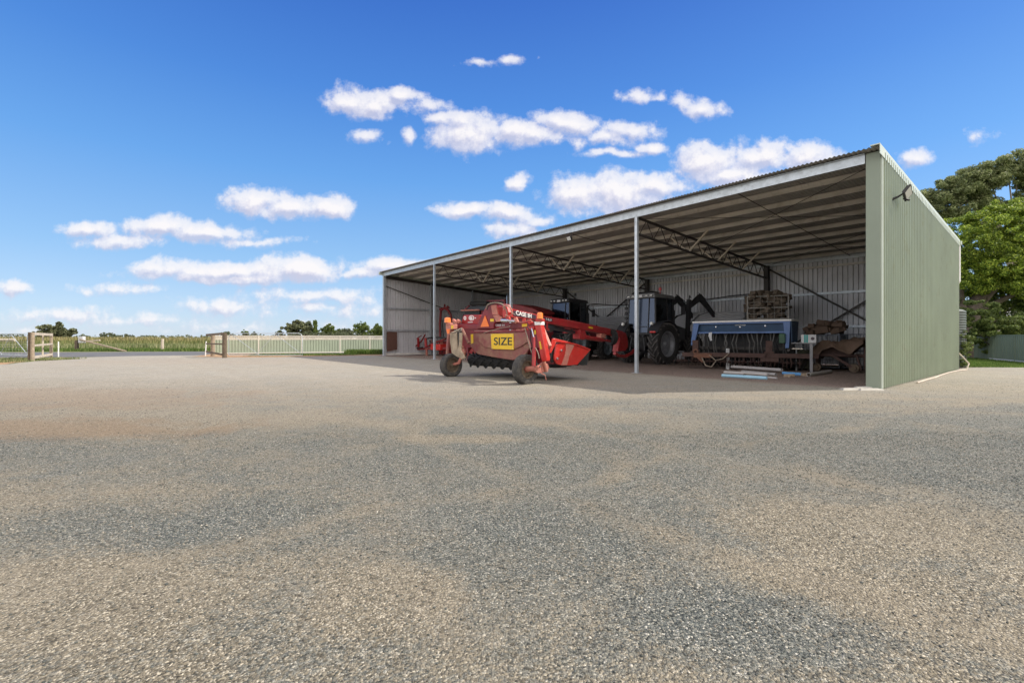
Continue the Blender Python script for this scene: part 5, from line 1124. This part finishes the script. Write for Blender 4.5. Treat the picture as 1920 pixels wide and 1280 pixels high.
# ---- wire cages, firewood and clutter in the right bay
def cage(label, X, Y, z, deg, w_=1.15, d_=1.0, h_=1.0, mat='cage', n=6, name='wire_cage', group='wire cages in the shed'):
    t = thing(name, label, 'cage', (X,Y,z), deg, group)
    m = MB()
    for x in (0,w_):
        for y in (0,d_): m.box(x-.02,x+.02,y-.02,y+.02,0,h_)
    for zz in (.02,h_*.5,h_):
        for (a, b) in (((0,0),(w_,0)),((w_,0),(w_,d_)),((w_,d_),(0,d_)),((0,d_),(0,0))): m.bar((*a,zz),(*b,zz),.034,.034)
    m.build('cage_frame', mat, t)
    for k_, (a, b) in enumerate((((0,0),(w_,0)),((w_,0),(w_,d_)),((w_,d_),(0,d_)),((0,d_),(0,0)))):
        m = MB(); A, B = Vector((*a,0)), Vector((*b,0))
        for i in range(1,n): p = A.lerp(B, i/n); m.tube([(p.x,p.y,.02),(p.x,p.y,h_)],.008,5)
        for i in range(1,4): zz = h_*i/4; m.tube([(A.x,A.y,zz),(B.x,B.y,zz)],.008,5)
        m.build('mesh_panel', mat, t)
    m = MB(); m.box(0,w_,0,d_,.0,.06); m.build('cage_base', 'timberd', t); return t
cw = Frame(11.0, 20.6, -38); wx, wy = cw.ox-.62, cw.oy+.1
p0 = (10.3, 20.7)
cage('lower wire cage hidden behind the seed drill, carrying the firewood cage', p0[0], p0[1], 0.0, -30, 1.55, 1.15, 1.0)
cage('middle wire cage under the firewood', p0[0], p0[1], 1.02, -30, 1.55, 1.15, .95)
cage('top wire cage heaped with split firewood behind the blue drill', p0[0], p0[1], 2.0, -30, 1.55, 1.15, 1.0)
def heap(name, label, cat, origin, deg, w_, d_, h_, n, smin, smax, mat, dome=.35, kind=None, asp=3.):
    m = MB()
    for i in range(n):
        x, y = random.uniform(.05,w_-.05), random.uniform(.05,d_-.05); z = random.random()*h_*(1+dome*(1-abs(2*x/w_-1)**2)); l = random.uniform(smin,smax); a = random.uniform(0,pi); b_ = random.uniform(-.5,.5)
        d = Vector((cos(a)*cos(b_), sin(a)*cos(b_), sin(b_)))*l; r = l/asp*random.uniform(.6,1.3); c = Vector((x,y,z+.08)); e = d*.5
        m.bar(c-e, c+e, r, r*random.uniform(.5,1), w2=r*random.uniform(.5,1), h2=r*random.uniform(.5,1))
    o = m.build(name, mat, None, smooth=False, bevel=.006); o.location = origin; o.rotation_euler = (0,0,radians(deg)); return tag(o, label, cat, kind=kind)
heap('firewood', 'jumbled split firewood filling the top cage behind the seed drill', 'firewood', (p0[0],p0[1],2.06), -30, 1.55, 1.1, .90, 120, .25, .55, 'wood', .22, 'stuff', 1.9)
heap('old_timber', 'brown jumble of old timber and sacking at the right end of the seed drill', 'timber', (11.55,18.6,1.32), -40, 1.2, .7, .30, 34, .25, .6, 'tarp', .4, 'stuff', 2.2)
cage('empty dark wire cage under the old timber heap', 11.5, 18.7, 0.06, -45, 1.2, 1.1, 1.25, 'cagedark', 9)
cage('dark wire cage partly behind the brown tarpaulin', 12.55, 18.1, 0.06, -48, 1.15, 1.1, 1.28, 'cagedark', 11)
cage('dark wire cage nearest to the green corner, low and on the floor', 12.75, 16.65, 0.04, -50, .95, .9, .75, 'cagedark', 8)
cage('second tall dark wire cage between the tarpaulin and the green corner', 13.35, 17.1, 0.04, -50, .9, .9, 1.3, 'cagedark', 9)
# stand with carton
ST = Frame(9.75, 17.0, -35); t = thing('work_stand', 'grey steel stand with a shelf at the right end of the harrow', 'stand', (ST.ox,ST.oy,0), ST.deg)
xs = ST.P(1521,660,0)[0]; xl = ST.P(1484,640,0)[0]
m = MB(); m.box(xs-.045,xs+.045,0,.08,0,1.0); m.box(xl+.1,xl+.14,.38,.42,0,1.0); m.build('stand_leg', 'greypaint', t); m = MB(); m.box(xl,xs+.15,-.02,.45,1.0,1.035); m.build('shelf', 'greypaint', t, bevel=.005)
m = MB(); m.tube([(xl+.02,-.05,.82),(xs-.25,-.05,.82)],.02,8); m.build('pale_rod','cream',t)
c0 = ST.P(1502,640,0); c1 = ST.P(1530.5,626.8,0); t = thing('carton', 'white carton with green stripes and a dark round spot on the steel stand', 'carton', ST.W(c0[0],0,1.036), ST.deg)
wd = c1[0]-c0[0]; m = MB(); m.box(0,wd,0,.3,0,.285); bx_ = m.build('carton_body', 'whitedull', t, bevel=.006)
m = MB(); m.box(wd*.2,wd*.31,-.004,0,.005,.28); m.box(wd*.34,wd*.46,-.004,0,.005,.28); m.build('green_stripe', 'teal', t)
m = MB(); m.lathe((wd*.76,-.004,.145),(0,1,0),[(0,.0001),(0,.055),(.003,.055)],20); m.build('round_mark', 'decal', t)
# tarpaulin over old machine
TR = Frame(11.2, 16.9, -40); t = thing('old_machine', 'old rusty machine half covered by a brown tarpaulin near the green corner', 'machine', (TR.ox,TR.oy,0), TR.deg)
m = MB(); N_ = 44; V = []
for i in range(N_+1):
    for j in range(N_+1):
        u, v = i/N_, j/N_; x = -.45+1.55*u; y = -.35+1.3*v; e = min(1, max(0, (abs(v-.5)-.33)/.17)); z = 1.0+.018*sin(u*31+v*11)+.016*sin(v*37-u*17)+.022*sin(u*13+v*21)+.05*sin(u*7+v*3)+.05*sin(v*9+u*2)-e*(.32+.12*sin(u*11))+.12*u-(.25*max(0,(.25-u))/.25)
        V.append((x, y, z))
m.add(V, [(i*(N_+1)+j, (i+1)*(N_+1)+j, (i+1)*(N_+1)+j+1, i*(N_+1)+j+1) for i in range(N_) for j in range(N_)])
tp = m.build('tarpaulin', 'tarp', t); sd = tp.modifiers.new('s','SOLIDIFY'); sd.thickness = .012
m = MB(); m.box(-.4,1.3,-.1,.0,.55,.65); m.box(-.4,1.3,.6,.7,.5,.6); m.box(-.3,-.22,-.1,.7,.2,.9); m.box(1.1,1.18,-.1,.7,.1,.9); m.box(-.25,.8,.0,.5,.62,.92); m.bar((.2,-.12,.6),(.9,-.2,.12),.07,.09); m.bar((.9,-.15,.65),(1.05,-.2,.1),.06,.06); m.build('machine_frame', 'rust', t, bevel=.01)
for x in (-.25,.85):
    m = MB(); m.lathe((x,-.18,.17),(.2,1,0),[(-.05,.0001),(-.05,.15),(.05,.15),(.05,.0001)],16); m.lathe((x,-.25,.17),(.2,1,0),[(-.03,.0001),(-.03,.07),(.02,.07),(.02,.0001)],12); m.build('roller', 'timberd', t)
m = MB(); m.tube([(-.9,.0,.0),(-.7,.1,.45),(-.35,.05,.75)],.06,8); m.tube([(-.8,.3,.02),(-.55,.3,.5),(-.35,.3,.7)],.05,8); m.build('linkage', 'dark_steel', t)
m = MB(); m.box(-1.0,-.55,.3,.9,.05,.75); tag(m.build('x','tarpg',bevel=.03),None); q = bpy.data.objects['x']; q.name = 'green_drum'; q.parent = t
# poly pipe slung along the back wall
q = [SH.P(px, py, D-.32) for px, py in ((1104,571),(1118,569.5),(1146,572.5),(1180,571.5),(1240,568.5),(1300,566),(1331,560.5),(1372,554.5),(1404,551.5),(1436,551.8),(1458,555),(1468,556.5))]
m = MB(); m.tube(q, .026, 8); o = m.build('poly_pipe', 'black'); o.location = (SH.ox,SH.oy,0); o.rotation_euler = (0,0,radians(SH.deg)); tag(o, 'black poly pipe looped along the back wall of the shed', 'pipe')

# ---- left bays
P = lambda px, py, y=0.: SH.P(px, py, y)
def shed_thing(name, label, cat): return thing(name, label, cat, (SH.ox,SH.oy,0), SH.deg)
bl = shed_thing('baler', 'dark red hay machine with black roller on top, parked in the shed behind the mower', 'baler'); y = 3.4
m = trace(SH, [(866,600),(868,590),(905,582),(1005,588),(1012,660),(866,662)], y, 2.0); m.build('baler_body', 'reddark', bl, bevel=.03)
a, b = P(884,569.4,y), P(915,568.6,y); m = MB(); m.tube([a, b], .14, 18); m.build('top_roller', 'black', bl)
m = trace(SH, [(872,574.5),(915,574),(915,582),(870,583)], y+.1, .5); m.build('roller_housing', 'charcoal', bl, bevel=.02)
m = MB(); m.bar(P(864.5,582,y-.3), P(899,581,y-.3), .08, .09); m.build('guard_rail', 'pinkred', bl, bevel=.01)
m = trace(SH, [(871,584),(899,583),(899,591),(869,592)], y-.1, .1); m.build('dark_panel', 'blackp', bl)
m = MB(); m.bar(P(913,564.5,y+.2), P(947,563,y+.2), .1, .1); m.bar(P(880,573,y+.1), P(872,581,y+.1), .08, .08); m.bar(P(913,565,y+.2), P(913,584,y+.2), .1, .1); m.bar(P(930,564,y+.2), P(926,584,y+.2), .08, .08); m.bar(P(945,563,y+.2), P(952,584,y+.2), .1, .1); m.build('top_frame', 'reddark', bl)
m = trace(SH, [(945,571),(958,569.5),(972,571),(1000,578),(1010,584),(1010,589),(950,589)], y, 1.2); m.build('rear_cover', 'redshed', bl, bevel=.03)
for px in (925, 960, 1000): m = MB(); m.tube([P(px,585,y-.1), P(px+8,610,y-.15)], .05, 8); m.build('arm', 'redshed', bl)
wheel(bl, (P(905,650,y)[0],y+.3,.45), .45,.35,.25,'tyre_d','rim_dirty','rim_dirty',1)
wheel(bl, (P(985,650,y)[0],y+.3,.45), .45,.35,.25,'tyre_d','rim_dirty','rim_dirty',1)
# hoist frame
hf = shed_thing('loader_frame', 'tall dark red hooped steel frame standing near the end wall', 'frame'); y = 4.0
m = MB(); m.tube([P(825.5,632,y), P(825,606,y), P(827,582,y), P(833,578,y), P(840,581,y), P(845,590,y), P(848,612,y)], .085, 8); m.build('hoop', 'redshed', hf)
m = MB(); m.bar(P(825,580,y), P(840,576,y), .14, .12); m.bar(P(834,570,y), P(833,579,y), .08, .08); m.tube([P(839,574,y),P(842,577,y)], .06, 8); m.build('hoop_head', 'redshed', hf)
m = MB(); m.tube([P(829,600,y), P(831,628,y), P(829,662,y)], .04, 8); m.tube([P(845,590,y), P(839,604,y)], .035, 8); m.build('ram', 'blackp', hf)
m = trace(SH, [(822,640),(850,638),(855,650),(852,664),(822,664)], y, .8); m.build('base_box', 'redshed', hf, bevel=.02)
# hay rake
rk = shed_thing('hay_rake', 'low bright red hay rake folded against the end wall', 'rake'); y = 2.6
m = MB(); m.bar(P(739,655.5,y), P(838,652.5,y), .09, .12); m.bar(P(727,658,y), P(752,648,y), .08, .08); m.build('rake_beam', 'redshed', rk)
for pts, mt, r in (([(757,627+14),(764,648),(776,653),(792,651)],'blackp',.05),([(776,652),(790,640),(797,627.5)],'redshed',.05),([(784,634),(785,652)],'red',.09),([(798,634),(799,651)],'red',.10),([(801,650),(815,642),(835,636)],'redshed',.06),([(765,645),(790,629)],'redshed',.035),([(805,638),(812,648),(822,651)],'blackp',.05),([(802,634),(818,632),(838,634)],'blackp',.06),([(745,653),(775,634)],'blackp',.02)):
    m = MB(); m.tube([P(a, b, y+random.uniform(-.2,.2)) for a, b in pts], r, 8); m.build('rake_arm', mt, rk)
for k_ in range(7):
    px = 768+k_*10; c = P(px, 647+random.uniform(-3,2), y+.4); m = MB(); m.lathe(c, (.3,1,0), [(-.02,.24),(-.02,.27),(.02,.27),(.02,.24)], 18, True)
    for j in range(6): t_ = j*pi/3; m.tube([c, (c[0]+cos(t_)*.26, c[1], c[2]+sin(t_)*.26)], .012, 5)
    m.build('rake_wheel', 'redshed' if k_ % 2 else 'pinkred', rk)
m = MB(); m.box(P(771,660,y)[0]-.05, P(771,660,y)[0]+.05, y-.05, y+.05, 0, .5); m.box(P(800,660,y)[0]-.05, P(800,660,y)[0]+.05, y-.05, y+.05, 0, .5); m.build('parking_leg', 'pinkred', rk)
m = MB(); m.box(P(812,650,y)[0], P(830,650,y)[0], y-.2, y+.4, .4, .8); m.build('gearbox', 'redbright', rk, bevel=.03)
# brown board
m = trace(SH, [(725,622),(744,622),(744.5,655),(725.5,658.5)], -L+.16, .03, 'Q'); o = m.build('brown_board', 'brownboard'); o.location = (SH.ox,SH.oy,0); o.rotation_euler = (0,0,radians(SH.deg)); tag(o, 'dark brown board standing against the end wall beside the front post', 'board')
